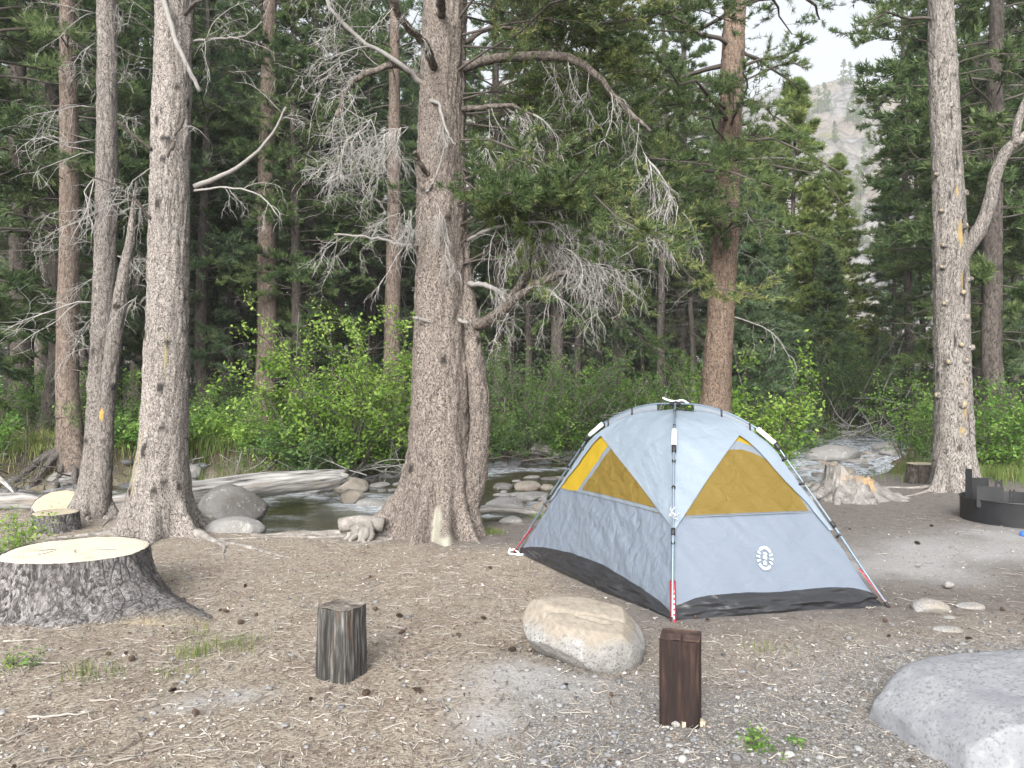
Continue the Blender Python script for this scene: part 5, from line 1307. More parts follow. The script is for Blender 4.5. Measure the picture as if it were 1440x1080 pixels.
for (px, py) in spots:
    Y = (EYE - WZ) * FPX / (py - 540); X = (px - 720) / FPX * Y
    dn, df = bank_d(X, Y)
    if min(dn, df) < .05: continue
    s = r.uniform(.18, .5)
    b = base[nst % 4]; o = b if nst < 4 else b.copy()
    if nst >= 4: COL.objects.link(o)
    o.location = (X, Y, WZ + s * .02); o.scale = (s, s * r.uniform(.8, 1.1), s * r.uniform(.5, .9)); o.rotation_euler.z = r.uniform(0, 6.28)
    tag(o, 'small wet stone breaking the surface of the creek', 'stone', GR)
    nst += 1
# bank stones joined to nothing else: cobbles under the far bank
mbp = MB(); V0, T0 = ico(1)
for k in range(420):
    x = r.uniform(-12, 14); yf = np.interp(x, FAR[:, 0], FAR[:, 1]); y = yf + r.normal(-.1, .35)
    s = r.uniform(.06, .2)
    mbp.add(V0 * (1 + .25 * r.normal(0, .5, (len(V0), 1))) * [s, s * .8, s * .5] + [x, y, float(gz(x, y)) + s * .1], T=T0, tint=r.uniform(0, .5))
o = obj('bank_cobbles', mbp, M['pebbles'], kind='stuff'); o['label'] = 'cobbles along the foot of the far bank'; o['category'] = 'cobbles'

# ------------------------------------------------------------------ fallen log, driftwood, brush
def log(label, A, Bp, ra, rb, seed, rough=.34, n=90, name='fallen_log', cat='log', mat='log'):
    r = rng(seed); A = np.asarray(A, float); Bp = np.asarray(Bp, float)
    d = Bp - A; L = np.linalg.norm(d); ns = 44
    t = np.linspace(0, 1, n); th = np.linspace(0, 2 * PI, ns, endpoint=False)
    TH, TT_ = np.meshgrid(th, t)
    R = (ra + (rb - ra) * TT_) * (1 + rough * fbm(np.cos(TH) * 1.6, np.sin(TH) * 1.6, TT_ * L * .9, seed, 4) + .10 * fbm(np.cos(TH) * 9, np.sin(TH) * 9, TT_ * L * .7, seed + 1, 3))
    R = R * np.clip(1.0 - .5 * np.exp(-(1 - TT_) * L / .12) + .35 * fbm(np.cos(TH) * 3, np.sin(TH) * 3, 0, seed + 2, 3) * np.exp(-(1 - TT_) * L / .2), .05, 2)
    V = np.stack([TT_ * L + .05 * (TT_ > .98) * fbm(np.cos(TH) * 4, np.sin(TH) * 4, 0, seed, 3) * 3, R * np.cos(TH), R * np.sin(TH) * .9 + .06 * np.sin(TT_ * 4)], -1).reshape(-1, 3)
    i0 = len(V); V = np.vstack([V, [[0, 0, 0]], [[L - .1, 0, 0]]])
    j = np.arange(ns); j2 = (j + 1) % ns
    T = np.concatenate([np.stack([np.full(ns, i0), j, j2], 1), np.stack([np.full(ns, i0 + 1), (n - 1) * ns + j2, (n - 1) * ns + j], 1)])
    o = obj(name, MB().add(V, T=T, Q=grid_faces(n, ns, True)[:, ::-1]), M[mat], loc=A)
    o.rotation_euler = Vector(d).to_track_quat('X', 'Z').to_euler()
    return tag(o, label, cat)
log('long weathered grey log fallen across the creek behind the left trunks', at(128, 722, 10.6), at(484, 668, 12.6), .20, .19, 601)
log('grey log lying along the water at the left edge', at(-60, 716, 10.4), at(75, 706, 10.6), .15, .14, 602)
log('short pale log lying at the bank right of the big pine', at(668, 720, 9.9), at(768, 722, 10.1), .065, .055, 603, .2, 40)
log('pale driftwood trunk on the far bank left of the tent', at(752, 632, 19.3), at(786, 640, 18.9), .16, .10, 604, .3, 40, 'driftwood', 'driftwood')
def brush(label, cx, cy, cz, W, H, n, L, seed, tint, mat='deadwood', name='brush_pile', r0=.014, up=.25, D=None):
    r = rng(seed); D = D or W * .5
    o = np.stack([cx + r.normal(0, W * .3, n), cy + r.normal(0, D * .3, n), cz + H * r.uniform(0, .6, n)], 1)
    d = np.stack([r.normal(0, 1, n), r.normal(0, .4, n), r.normal(up, .35, n)], 1)
    b = dead_mb(r, o, d, r.uniform(.4, 1, n) * L, 4, .5, r0, .02, .16, sub2=1, tint=tint)
    root = thing(name, label, 'brush')
    obj('sticks', b, M[mat], root, kind='stuff')
    return root
c = at(45, 672, 14.2); brush('tangled dark flood debris under the far bank at the left edge', c[0], c[1], -.3, 3.2, .5, 60, 1.5, 611, (.1, .7), 'twig_dark', up=.1)
c = at(890, 575, 20.2); brush('pale bare brush pile behind the tent roof at left', c[0], 20.2, .25, 2.0, 1.1, 36, 1.3, 612, (.5, 1), up=.5)
c = at(545, 668, 15.8); brush('bare grey sticks along the bank left of the big pine', c[0], 15.9, -.2, 2.2, .4, 34, 1.4, 613, (.3, .9), up=.05)
c = at(1205, 615, 26.6); brush('bleached driftwood branches heaped on the rapids boulders', c[0], 26.4, -.2, 2.6, .7, 40, 1.2, 614, (.7, 1), r0=.022)
c = at(700, 655, 18.4); brush('dark sticks hanging off the bank right of the big pine', c[0], 18.3, -.2, 2.4, .3, 26, 1.3, 615, (.2, .8), 'twig_dark', up=.05)
c = at(340, 655, 15.9); brush('dry roots and sticks dangling from the undercut bank behind the log', c[0], 15.6, .1, 3.0, .25, 36, .8, 616, (.4, .9), up=-.5)
c = at(1250, 480, 29); brush('pale leaning dead branches above the rapids at right', c[0], 27, .6, 3.0, 1.6, 14, 2.2, 617, (.3, .8), up=.5)
c = at(15, 685, 12.5); log('pale bare branch sticking out of the water at the left edge', at(-20, 668, 13), at(22, 690, 12.6), .05, .03, 618, .2, 30, 'driftwood', 'branch')
# exposed roots of the far-bank pine
rr = rng(620)
c = at(98, 640, 14.8)
rt = MB()
for a in (-2.9, -2.4, -2.0, -1.5, -1.1, -.6, -.2):
    t = np.linspace(0, 1, 12); L = rr.uniform(.6, 1.1)
    P = np.stack([c[0] + math.cos(a) * t * L + .15 * math.cos(a), 14.8 + math.sin(a) * t * L * .8, float(gz(c[0], 14.8)) + .22 - .30 * t - .55 * t ** 2 + .03 * rr.normal(0, 1, 12) * t], 1)
    tubes(rt, P, np.linspace(.085, .03, 12), 9, tint=.5)
o = obj('exposed_roots', rt, M['bark_grey']); tag(o, 'spread of bare roots gripping the far bank at left', 'roots')

# ------------------------------------------------------------------ stumps
def stump(name, label, px, pyb, Rt, Rb, H, seed, bark, cut, lobes, flare=.18, tilt=(0, 0), squash=1.0, X=None, Y=None, z0=0.0, ns=180, nz=60):
    r = rng(seed)
    Y = EYE * FPX / (pyb - 540) if Y is None else Y; X = (px - 720) / FPX * Y if X is None else X
    root = thing(name, label, 'stump', (X, Y, z0))
    t = np.linspace(0, 1, nz); th = np.linspace(0, 2 * PI, ns, endpoint=False)
    TH, TZ = np.meshgrid(th, t)
    Z = -.15 + (H + .15) * TZ
    R = Rt + (Rb - Rt) * np.exp(-np.clip(Z, 0, None) / flare)
    for (a, amp, w) in lobes:
        d = (TH - a + PI) % (2 * PI) - PI
        R = R + amp * np.exp(-(d / w) ** 2) * np.exp(-np.clip(Z, -.02, None) / (flare * .8))
    cx, sy = np.cos(TH), np.sin(TH)
    R = R * (1 + .06 * fbm(cx * 1.4, sy * 1.4, Z * 1.0, seed, 3))
    rim = R[-1].copy()
    R = R + .018 * (fbm(cx * 9 * Rt / .4, sy * 9 * Rt / .4, Z * 7, seed + 1, 4, .6)) + .010 * fbm(cx * 30 * Rt / .4, sy * 30 * Rt / .4, Z * 30, seed + 2, 2)
    zt = tilt[0] * cx * R + tilt[1] * sy * R
    V = np.stack([R * cx, R * sy * squash, Z + zt * TZ], -1).reshape(-1, 3)
    mk = np.zeros(V.shape[0])
    b = MB().add(V, Q=grid_faces(nz, ns, True))
    mk = np.clip(ss(.35, .7, vn(cx * 4, sy * 4, Z * 6, seed + 5)) * ss(.05, -.03, Z - .02) * ss(Rb * 1.25, Rb * 1.6, R), 0, 1).ravel()
    obj('bark', b, M[bark], root, attrs={'mark': mk})
    nr = 26; rr_ = np.linspace(0, 1, nr)
    RR = rr_[:, None] * (R[-1] * .985 + .004)[None]
    TH2 = np.broadcast_to(th[None], RR.shape)
    zc = H + .004 + tilt[0] * np.cos(TH2) * RR + tilt[1] * np.sin(TH2) * RR + .006 * fbm(np.cos(TH2) * RR * 8, np.sin(TH2) * RR * 8, 0, seed + 3, 3) - .012 * rr_[:, None] ** 12
    V = np.stack([RR * np.cos(TH2), RR * np.sin(TH2) * squash, zc], -1).reshape(-1, 3)
    obj('cut_face', MB().add(V, Q=grid_faces(nr, ns, True)), M[cut], root)
    # drying cracks
    cm = MB()
    for k in range(4):
        a = r.uniform(0, 6.28); s = r.uniform(.05, .35) * Rt; L = r.uniform(.2, .45) * Rt
        p = np.stack([np.cos(a) * s + np.linspace(0, 1, 6) * L * math.cos(a + .6), (np.sin(a) * s + np.linspace(0, 1, 6) * L * math.sin(a + .6)) * squash, np.full(6, H + .006)], 1)
        p[:, 2] += tilt[0] * p[:, 0] + tilt[1] * p[:, 1]; p[:, :2] += r.normal(0, .006, (6, 2))
        tubes(cm, p, np.array([.0005, .0016, .002, .002, .0016, .0005]) * Rt / .4, 4, tint=.6)
    obj('drying_cracks', cm, M['twig_dark'], root, kind='stuff')
    return root
stump('tree_stump', 'huge fresh cut stump with pale top at the left foreground', 109, 850, .475, .62, .375, 701, 'bark_stump', 'cut_fresh', [(-.42, .62, .24), (-.75, .25, .2), (-1.2, .16, .25), (-2.4, .16, .5), (-.05, .14, .25), (2.9, .2, .4)], .17, (0, .0), .98, Y=5.72)
stump('tree_stump', 'small cut stump standing behind the huge stump', 78, 752, .225, .25, .21, 702, 'bark_stump', 'cut_aged', [(-1.0, .04, .4)], .1, Y=8.35, ns=90, nz=30)
stump('tree_stump', 'low tilted cut stump with yellowish face behind the small stump', 80, 735, .25, .28, .14, 703, 'bark_stump', 'cut_aged', [(.3, .04, .4)], .1, (-.08, .42), Y=9.3, z0=.04, ns=90, nz=30)
stump('tree_stump', 'mossy square cut stump behind the stubby grey trunk', 1297, 690, .24, .27, .36, 704, 'bark_dark', 'cut_aged', [(-2.6, .1, .4)], .12, Y=12.6, z0=-.06, ns=90, nz=30)
# broken weathered stump right of the tent
r = rng(705)
root = thing('broken_stump', 'weathered broken root stump on the dirt right of the tent', 'stump', (4.72, 10.85, 0))
ns, nz = 140, 60
th = np.linspace(0, 2 * PI, ns, endpoint=False); t = np.linspace(0, 1, nz)
TH, TZ = np.meshgrid(th, t); cx, sy = np.cos(TH), np.sin(TH)
top = .36 + .16 * fbm(cx * 1.6, sy * 1.6, 0, 706, 4) - .10 * cx
Z = -.12 + (top + .12) * TZ
R = .26 + .20 * np.exp(-np.clip(Z, 0, None) / .16) + .06 * np.abs(np.sin(TH * 3.5 + .6)) * np.exp(-np.clip(Z, 0, None) / .3)
R = R * (1 + .20 * fbm(cx * 2.2, sy * 2.2, Z * 2, 707, 4)) + .02 * fbm(cx * 14, sy * 14, Z * 4, 708, 3)
Vs = np.stack([R * cx, R * sy, Z], -1).reshape(-1, 3)
nr = 14; rr_ = np.linspace(1, 0.02, nr)[1:]
RR = rr_[:, None] * R[-1][None]; TH2 = np.broadcast_to(th[None], RR.shape)
zt = (Z[-1][None] * rr_[:, None] + .22 * (1 - rr_[:, None])) + .09 * fbm(np.cos(TH2) * RR * 9, np.sin(TH2) * RR * 9, 0, 709, 4)
Vt = np.stack([RR * np.cos(TH2), RR * np.sin(TH2), zt], -1).reshape(-1, 3)
mk = np.clip(ss(.1, .5, fbm(Vs[:, 0] * 4, Vs[:, 1] * 4, Vs[:, 2] * 3, 710, 3) + .9 * (Vs[:, 0] > .1) - .1) * ss(.08, .2, Vs[:, 2]), 0, 1)
b = MB().add(np.vstack([Vs, Vt]), Q=grid_faces(nz + nr - 1, ns, True))
mw = oldwood_mat('rotten_wood', (.04, .036, .033), (.17, .162, .152), (.34, .33, .315), (.36, .24, .12), 8)
obj('wood', b, mw, root, attrs={'mark': np.concatenate([mk, np.full(len(Vt), .8)])})
rm = MB()
for a, L in ((-2.8, .55), (-2.2, .4), (-1.3, .35), (-.5, .6), (-.1, .7), (2.8, .4)):
    tt_ = np.linspace(0, 1, 12)
    P = np.stack([math.cos(a) * (.30 + tt_ * L), math.sin(a) * (.30 + tt_ * L), .14 - .24 * tt_ + .015 * r.normal(0, 1, 12)], 1)
    tubes(rm, P, np.linspace(.10, .03, 12) * (1 + .1 * r.normal(0, 1, 12)), 10, tint=.6)
obj('roots', rm, mw, root, attrs={'mark': np.zeros(rm.n)}, kind='stuff')

# lumps of old root wood beside the big pine
c = np.array([-1.62, 7.95])
rm = MB()
for k, a in enumerate((-2.7, -2.2, -1.8, -1.5, -1.2)):
    tt_ = np.linspace(0, 1, 12); L = .28 + .05 * (k % 2)
    P = np.stack([c[0] + .14 + math.cos(a) * tt_ * L - .05 * k * .2 + .02 * r.normal(0, 1, 12), c[1] + .1 + math.sin(a) * tt_ * L, .135 - .17 * tt_ ** 1.6], 1)
    tubes(rm, P, np.linspace(.075, .02, 12), 9, tint=.8)
tubes(rm, np.stack([np.linspace(c[0] - .18, c[0] + .28, 10), np.full(10, c[1] + .1), .12 + .03 * np.sin(np.linspace(0, 3, 10))], 1), np.full(10, .08), 9, tint=.8)
tag(obj('root_knob', rm, M['root']), 'knobby pale root lump in the dirt left of the big pine', 'root')

# ------------------------------------------------------------------ wooden posts
def post(label, px, pyb, w, d, H, rz, side, top, seed, rough, groove=None, jag=.0, taper=1.0):
    r = rng(seed)
    Y = EYE * FPX / (pyb - 540)
    root = thing('bollard_post', label, 'post', ((px - 720) / FPX * Y, Y + d * .5, 0), rz)
    per = 40
    e = np.linspace(-.5, .5, per, endpoint=False)
    sq = np.concatenate([np.stack([e, np.full(per, -.5)], 1), np.stack([np.full(per, .5), e], 1), np.stack([-e, np.full(per, .5)], 1), np.stack([np.full(per, -.5), -e], 1)])
    rad = np.max(np.abs(sq), 1, keepdims=True)
    sq = sq * (1 - .06 * np.clip((np.abs(sq).min(1, keepdims=True) - .40) / .1, 0, 1))      # eased arrises
    n = len(sq); nz = 40
    arc = np.arange(n) / n * 2 * PI
    z = np.linspace(-.12, 1, nz)[:, None]
    topz = H * (1 + jag * fbm(sq[:, 0] * 5, sq[:, 1] * 5, 0, seed, 3))
    Z = np.where(z < 0, z, z * topz[None])
    g = .6 * fbm(np.cos(arc)[None] * 9, np.sin(arc)[None] * 9, z * .9, seed + 1, 5, .75) + .8 * fbm(np.cos(arc)[None] * 24, np.sin(arc)[None] * 24, z * 5, seed + 2, 4)
    dep = rough * g
    if groove is not None:
        f = np.exp(-((sq[:, 0] - groove - .02 * np.sin(z * 5)) / .018) ** 2) * (sq[:, 1] < -.45)
        dep = dep - .05 * f
    sc = 1 + dep
    sc = sc * (taper + (1 - taper) * z)
    V = np.stack([sq[None, :, 0] * w * sc, sq[None, :, 1] * d * sc, Z], -1).reshape(-1, 3)
    obj('post_body', MB().add(V, Q=grid_faces(nz, n, True)), M[side], root)
    nr = 12; rr_ = np.linspace(1, 0, nr)
    last = np.stack([sq[:, 0] * w * sc[-1], sq[:, 1] * d * sc[-1]], 1)
    P2 = rr_[:, None, None] * last[None] * .992
    zz = H * (1 + jag * fbm(P2[..., 0] / w * 5, P2[..., 1] / d * 5, 0, seed, 3)) + .002 + .004 * fbm(P2[..., 0] * 60, P2[..., 1] * 60, 0, seed + 4, 3)
    if groove is not None: zz = zz - .02 * np.exp(-((P2[..., 0] / w - groove) / .02) ** 2) * (P2[..., 1] < 0.1 * d)
    V = np.concatenate([P2, zz[..., None]], -1).reshape(-1, 3)
    obj('end_grain', MB().add(V, Q=grid_faces(nr, n, True)), M[top], root)
    return root
post('old weathered grey wooden post with crumbling edges in the left foreground', 475, 955, .205, .19, .372, -.48, 'post_old', 'post_old_top', 801, .030, None, .02, 1.05)
post('short dark red brown stained wooden post split down its face', 963, 1023, .186, .18, .40, .06 - .35, 'post_stained', 'post_stained_top', 802, .015, .05, .0)
mb = MB(); box(mb, 0, 0, 0, .11, .035, .03, .1, .9); o = obj('wood_chip', mb, M['cut_aged'], loc=(.845, 3.60, .012), smooth=False); tag(o, 'pale split wood chip at the foot of the dark stained post', 'wood chip')

# ------------------------------------------------------------------ steel fire ring
FX, FY, FR, FH = 5.86, 9.0, .54, .275
root = thing('fire_ring', 'black steel campfire ring with slotted grate brackets at the right edge', 'fire ring', (FX, FY, 0))
ns = 96; th = np.linspace(0, 2 * PI, ns, endpoint=False)
prof = [(FR, -.06), (FR, FH - .004), (FR + .001, FH), (FR - .006, FH), (FR - .007, FH - .006), (FR - .007, -.06)]
V = np.array([[[r_ * math.cos(a), r_ * math.sin(a), z + .004 * math.sin(a * 3)] for a in th] for r_, z in prof]).reshape(-1, 3)
obj('ring_wall', MB().add(V, Q=grid_faces(len(prof), ns, True)), M['steel_black'], root)
mb = MB(); a = np.linspace(0, 2 * PI, 97)
tubes(mb, np.stack([np.cos(a) * (FR + .004), np.sin(a) * (FR + .004), np.full(97, FH - .004)], 1), np.full(97, .008), 8, cap=False); obj('rim', mb, M['steel_rim'], root)
def plate(nm, x, y, z, w, h, rz, slots=0, th_=.006):
    b = MB()
    if not slots: box(b, x, y, z + h / 2, w, th_, h, rz)
    else:
        # a plate with open slots: uprights and bars
        c_, s_ = math.cos(rz), math.sin(rz)
        for sx in (-.5, .5): box(b, x + c_ * (sx * w * .72), y + s_ * (sx * w * .72), z + h / 2, w * .28, th_, h, rz)
        nb_ = slots + 1
        for k in range(nb_): box(b, x, y, z + h * (k + .5) / nb_, w * .44, th_ * .98, h / nb_ * .5, rz)
    return obj(nm, b, M['steel_black'], root, smooth=False)
plate('side_plate', -.41, -.23, .19, .27, .24, -.30)
plate('back_upright', -.47, .08, .20, .075, .40, -.9)
plate('back_plate', -.29, .16, .20, .20, .285, -.1)
plate('slotted_bracket', -.225, -.33, .20, .06, .21, -.15, 2)
plate('slotted_bracket', -.155, .02, .20, .085, .28, -.15, 3)
mb = MB(); tubes(mb, np.array([[-.45, -.2, .24], [-.1, -.34, .24], [.25, -.30, .24]]), np.full(3, .009), 8); obj('pivot_bar', mb, M['steel_black'], root)
# ash bed
mb = MB(); V = np.array([[0, 0, .05]] + [[(FR - .01) * math.cos(a), (FR - .01) * math.sin(a), .03] for a in th]); mb.add(V, T=[[0, k + 1, (k + 1) % ns + 1] for k in range(ns)])
obj('ash_bed', mb, plain_mat('ash', (.16, .155, .15), .95, 0, .1, .5, 12), root)
mb = MB(); V, T = ico(2); mb.add(V * [.055, .04, .04], T=T); box(mb, .03, 0, .02, .05, .03, .03, .3)
o = obj('plastic_scrap', mb, M['blue_plastic'], loc=(5.37, 8.05, .03)); tag(o, 'small bright blue object on the dirt at the right edge', 'litter')

# ------------------------------------------------------------------ the tent
cF, cR, cL = np.array([1.06, 5.09]), np.array([2.67, 5.46]), np.array([.034, 7.27])
cB = cL + cR - cF
cC = (cF + cR + cL + cB) / 4
VK = np.array([0, .2, .4, .6, .75, .88, 1.0]); TK = np.array([.025, .17, .33, .52, .68, .84, 1.0]); ZK = np.array([.0, .34, .70, 1.11, 1.275, 1.345, 1.365])
_vs = np.linspace(0, 1, 400)
def _smooth(k):
    y = np.interp(_vs, VK, k); p = np.pad(y, 16, 'reflect', reflect_type='odd')
    return np.convolve(p, np.ones(33) / 33, 'valid')
_ts, _zs = _smooth(TK), _smooth(ZK)
def ridge(c, v):
    t = np.interp(v, _vs, _ts); z = np.interp(v, _vs, _zs)
    return np.stack([c[0] + (cC[0] - c[0]) * t - cC[0], c[1] + (cC[1] - c[1]) * t - cC[1], z], -1)
def side(A, B, u, v, off=0.0, wr=1.0, seed=0):
    u, v = np.broadcast_arrays(np.asarray(u, float), np.asarray(v, float))
    P = ridge(A, v) * (1 - u[..., None]) + ridge(B, v) * u[..., None]
    D = nrm(P - np.array([0, 0, .40]))
    w = .014 * fbm(P[..., 0] * 3, P[..., 1] * 3, P[..., 2] * 4, 900 + seed, 4) + .011 * fbm((P[..., 0] + P[..., 2]) * 9, P[..., 1] * 9 - P[..., 2] * 5, P[..., 2] * 3, 905 + seed, 3)
    # pull lines that run to the corners, belly of the wall
    edge = np.minimum(u, 1 - u)
    w = w + .012 * np.sin(v * 70 + u * 55) * np.exp(-edge / .05) * np.exp(-v / .25) * .6
    w = w + .03 * np.sin(PI * u) * np.sin(PI * np.clip(v / .8, 0, 1))
    return P + D * (off + w * wr)[..., None]
tent = thing('tent', 'pale blue grey dome tent with yellow window panels pitched on the dirt', 'tent', (cC[0], cC[1], 0))
def panel(name, A, B, v, u0, u1, nu, off, mat, seed=0, wr=1.0, kind=None):
    v = np.asarray(v); U = u0[:, None] + (u1 - u0)[:, None] * np.linspace(0, 1, nu)[None]
    P = side(A, B, U, v[:, None] * np.ones_like(U), off, wr, seed)
    return obj(name, MB().add(P.reshape(-1, 3), Q=grid_faces(len(v), nu)), M[mat], tent)
def rows(a, b, n): return np.linspace(a, b, n)
SIDES = [(cF, cR, 'FR', 1), (cL, cF, 'LF', 2), (cR, cB, 'RB', 3), (cB, cL, 'BL', 4)]
for A, B, nm, sd in SIDES:
    nu = 110; u = np.linspace(0, 1, nu)
    s1 = np.sin(PI * u)
    vt = (.022 + .085 * s1 ** .6) if nm in ('LF', 'RB') else (.045 + .048 * s1 ** .5 + .008 * np.sin(u * 9))
    # black tub floor, crumpled
    s = np.linspace(0, 1, 22)
    P = side(A, B, u[None] * np.ones((22, 1)), s[:, None] * vt[None], 0.004, 1, sd)
    cr = .045 * fbm(P[..., 0] * 4, P[..., 1] * 4, P[..., 2] * 26, 920 + sd, 3) * np.sin(PI * s)[:, None] + .030 * np.sin(PI * s)[:, None] * s1[None]
    P = P + nrm(P * [1, 1, 0]) * cr[..., None]
    P[..., 2] = np.maximum(P[..., 2] + .010, .004)
    obj('tub_floor', MB().add(P.reshape(-1, 3), Q=grid_faces(22, nu)), M['fab_black'], tent)
    # grey lower wall
    VV = vt[None] + (.378 - vt[None]) * np.linspace(0, 1, 70)[:, None]
    P = side(A, B, u[None] * np.ones((70, 1)), VV, 0.0, .75 if nm == 'FR' else 1.15, sd)
    obj('lower_wall', MB().add(P.reshape(-1, 3), Q=grid_faces(70, nu)), M['fab_front' if nm == 'FR' else 'fab_body'], tent)
    v = rows(.372, .70, 30); panel('yellow_panel', A, B, v, np.zeros(30), np.ones(30), 60, .002, 'fab_yellow', sd)
    if nm in ('FR', 'RB'):
        v = rows(.368, .628, 40); panel('window_trim', A, B, v, np.interp(v, [.37, .60], [.0, .40]), np.interp(v, [.37, .46, .56, .60, .628], [.985, .975, .92, .83, .70]), 50, .007, 'fab_trim', sd)
        v = rows(.373, .588, 40); panel('window_screen', A, B, v, np.interp(v, [.373, .585], [.06, .44]), np.interp(v, [.37, .445, .51, .55, .575, .588], [.935, .925, .90, .85, .76, .66]), 50, .012, 'fab_amber', sd)
        v = rows(.30, .656, 50)
        e = np.interp(v, [.33, .656], [.012, .745]) - .10 * np.sin(PI * (v - .33).clip(0) / .326); panel('rain_fly', A, B, v, np.zeros(50), np.clip(e, .006, 1), 50, .026, 'fab_fly', sd, .8)
        e = np.interp(v, [.27, .40, .656], [.985, .945, .755]); panel('rain_fly', A, B, v, np.clip(e, 0, .994), np.ones(50), 30, .026, 'fab_fly', sd, .8)
        v = rows(.656, 1, 40); panel('rain_fly', A, B, v, np.zeros(40), np.ones(40), 70, .026, 'fab_fly', sd, .8)
    else:
        v = rows(.374, .60, 40); panel('window_trim', A, B, v, np.interp(v, [.38, .565, .60], [.20, .275, .31]), np.interp(v, [.374, .60], [.93, .50]), 50, .007, 'fab_trim', sd)
        v = rows(.388, .572, 40); panel('window_screen', A, B, v, np.interp(v, [.39, .572], [.25, .335]), np.interp(v, [.388, .572], [.875, .52]), 50, .012, 'fab_amber', sd)
        v = rows(.31, .612, 50)
        e = np.interp(v, [.34, .612], [.985, .125]) + .10 * np.sin(PI * (v - .34).clip(0) / .272); panel('rain_fly', A, B, v, np.clip(e, 0, .994), np.ones(50), 60, .026, 'fab_fly', sd, .8)
        e = np.interp(v, [.36, .612], [.012, .10]); panel('rain_fly', A, B, v, np.zeros(50), np.clip(e, .006, 1), 14, .026, 'fab_fly', sd, .8)
        v = rows(.612, 1, 40); panel('rain_fly', A, B, v, np.zeros(40), np.ones(40), 70, .026, 'fab_fly', sd, .8)
# poles, joints, sleeves, webbing
PT = [(-.004, .012), (.12, .30), (.255, .62), (.40, .94), (.50, 1.155), (.56, 1.235), (.70, 1.355), (.85, 1.425), (1.0, 1.44)]
def pole_at(c, n=60): return spline([((c[0] - cC[0]) * (1 - t), (c[1] - cC[1]) * (1 - t), z) for t, z in PT], n)
for c in (cF, cR, cL, cB):
    p = pole_at(c); d = nrm(np.array([c[0] - cC[0], c[1] - cC[1], 0])); sdv = np.array([-d[1], d[0], 0])
    mb = MB(); tubes(mb, p, np.where(p[:, 2] < .56, .0095, .0075), 10); obj('pole', mb, M['pole'], tent)
    for (za, zb_, rad, mt) in [(.555, .60, .015, 'black_plastic'), (.01, .05, .013, 'black_plastic'), (1.15, 1.25, .019, 'white_plastic'), (1.095, 1.15, .017, 'black_plastic')]:
        i = np.where((p[:, 2] > za) & (p[:, 2] < zb_))[0]
        q = spline([p[np.argmin(abs(p[:40, 2] - za))], p[np.argmin(abs(p[:40, 2] - zb_))]], 4)
        mb = MB(); tubes(mb, q, np.full(4, rad), 10); obj('pole_joint', mb, M[mt], tent)
    for za in (.49, .86, 1.03):
        i = np.argmin(abs(p[:, 2] - za)); rg = ridge(c, np.interp(za - .02, _zs, _vs)) + d * .02
        mb = MB(); tubes(mb, np.stack([p[i] + d * .008, (p[i] + rg) / 2, rg]), np.array([.016, .009, .010]), 8); obj('clip', mb, M['black_plastic'], tent)
    # strip of fabric hanging from the pole near the top
    i0 = np.argmin(abs(p[:, 2] - 1.27)); i1 = len(p) - 5
    k = np.arange(i0, i1); q = p[k]; low = q - np.array([0, 0, .085])
    mb = MB().add(np.stack([q + sdv * .004, low + sdv * .004, low - sdv * .004, q - sdv * .004], 1).reshape(-1, 3), Q=grid_faces(len(k), 4, True)); obj('pole_sleeve', mb, M['fab_trim'], tent)
    for ii in (i0 + 1, (i0 + i1) // 2):
        mb = MB(); tubes(mb, np.stack([p[ii] + [0, 0, .008], p[ii] - [0, 0, .03], p[ii] - [0, 0, .062]]), np.array([.012, .009, .010]), 8); obj('clip', mb, M['black_plastic'], tent)
    # red ladder webbing at the foot
    rg0 = ridge(c, .155) + d * .018; foot = p[0] + d * .02 * 0 - np.array([0, 0, .004]) + sdv * .008
    t_ = np.linspace(0, 1, 14)[:, None]; cen = rg0 * (1 - t_) + foot * t_ + d * .012
    wv = .019 + 0 * t_
    mb = MB().add(np.stack([cen + sdv * wv, cen + d * .004, cen - sdv * wv, cen - d * .003], 1).reshape(-1, 3), Q=grid_faces(14, 4, True)); web = obj('webbing', mb, M['webbing'], tent)
    mb = MB()
    for tk_ in np.linspace(.12, .82, 7):
        q = rg0 * (1 - tk_) + foot * tk_ + d * .0185
        a_ = (foot - rg0) / np.linalg.norm(foot - rg0) * .010
        mb.add(np.array([q + sdv * .009 + a_, q - sdv * .009 + a_, q - sdv * .009 - a_, q + sdv * .009 - a_]), Q=[[0, 1, 2, 3]])
    obj('webbing_eyelet', mb, M['white_plastic'], web)
mb = MB(); V, T = ico(2); mb.add(V * [.05, .05, .025] + [0, 0, 1.435], T=T); obj('hub', mb, M['black_plastic'], tent)
for a in (-.35, 2.6):
    mb = MB(); tubes(mb, spline([(0, 0, 1.455), (.06 * math.cos(a), .06 * math.sin(a), 1.465), (.11 * math.cos(a), .11 * math.sin(a), 1.455 + .03 * (a > 1) - .02 * (a < 1))], 8), np.full(8, .008), 8); obj('hub_tab', mb, M['white_plastic'], tent)
r = rng(930)
for (base, n, s) in ((ridge(cF, .36) + nrm(np.array([cF[0] - cC[0], cF[1] - cC[1], 0])) * .04 + [0, 0, .06], 3, .045),):
    for k in range(n):
        q = spline(base + r.normal(0, s, (6, 3)) * [.5, .5, 1.0], 24); mb = MB(); tubes(mb, q, np.full(24, .0016), 5); obj('guy_cord', mb, M['white_plastic'], tent)
fl = np.array([cL[0] - cC[0], cL[1] - cC[1], 0])
q = spline(fl + np.array([[-.01, 0, .04], [-.05, -.02, .03], [-.06, -.05, .012], [-.01, -.09, .01], [.05, -.10, .01], [.12, -.09, .008], [.14, -.12, .008]]), 40)
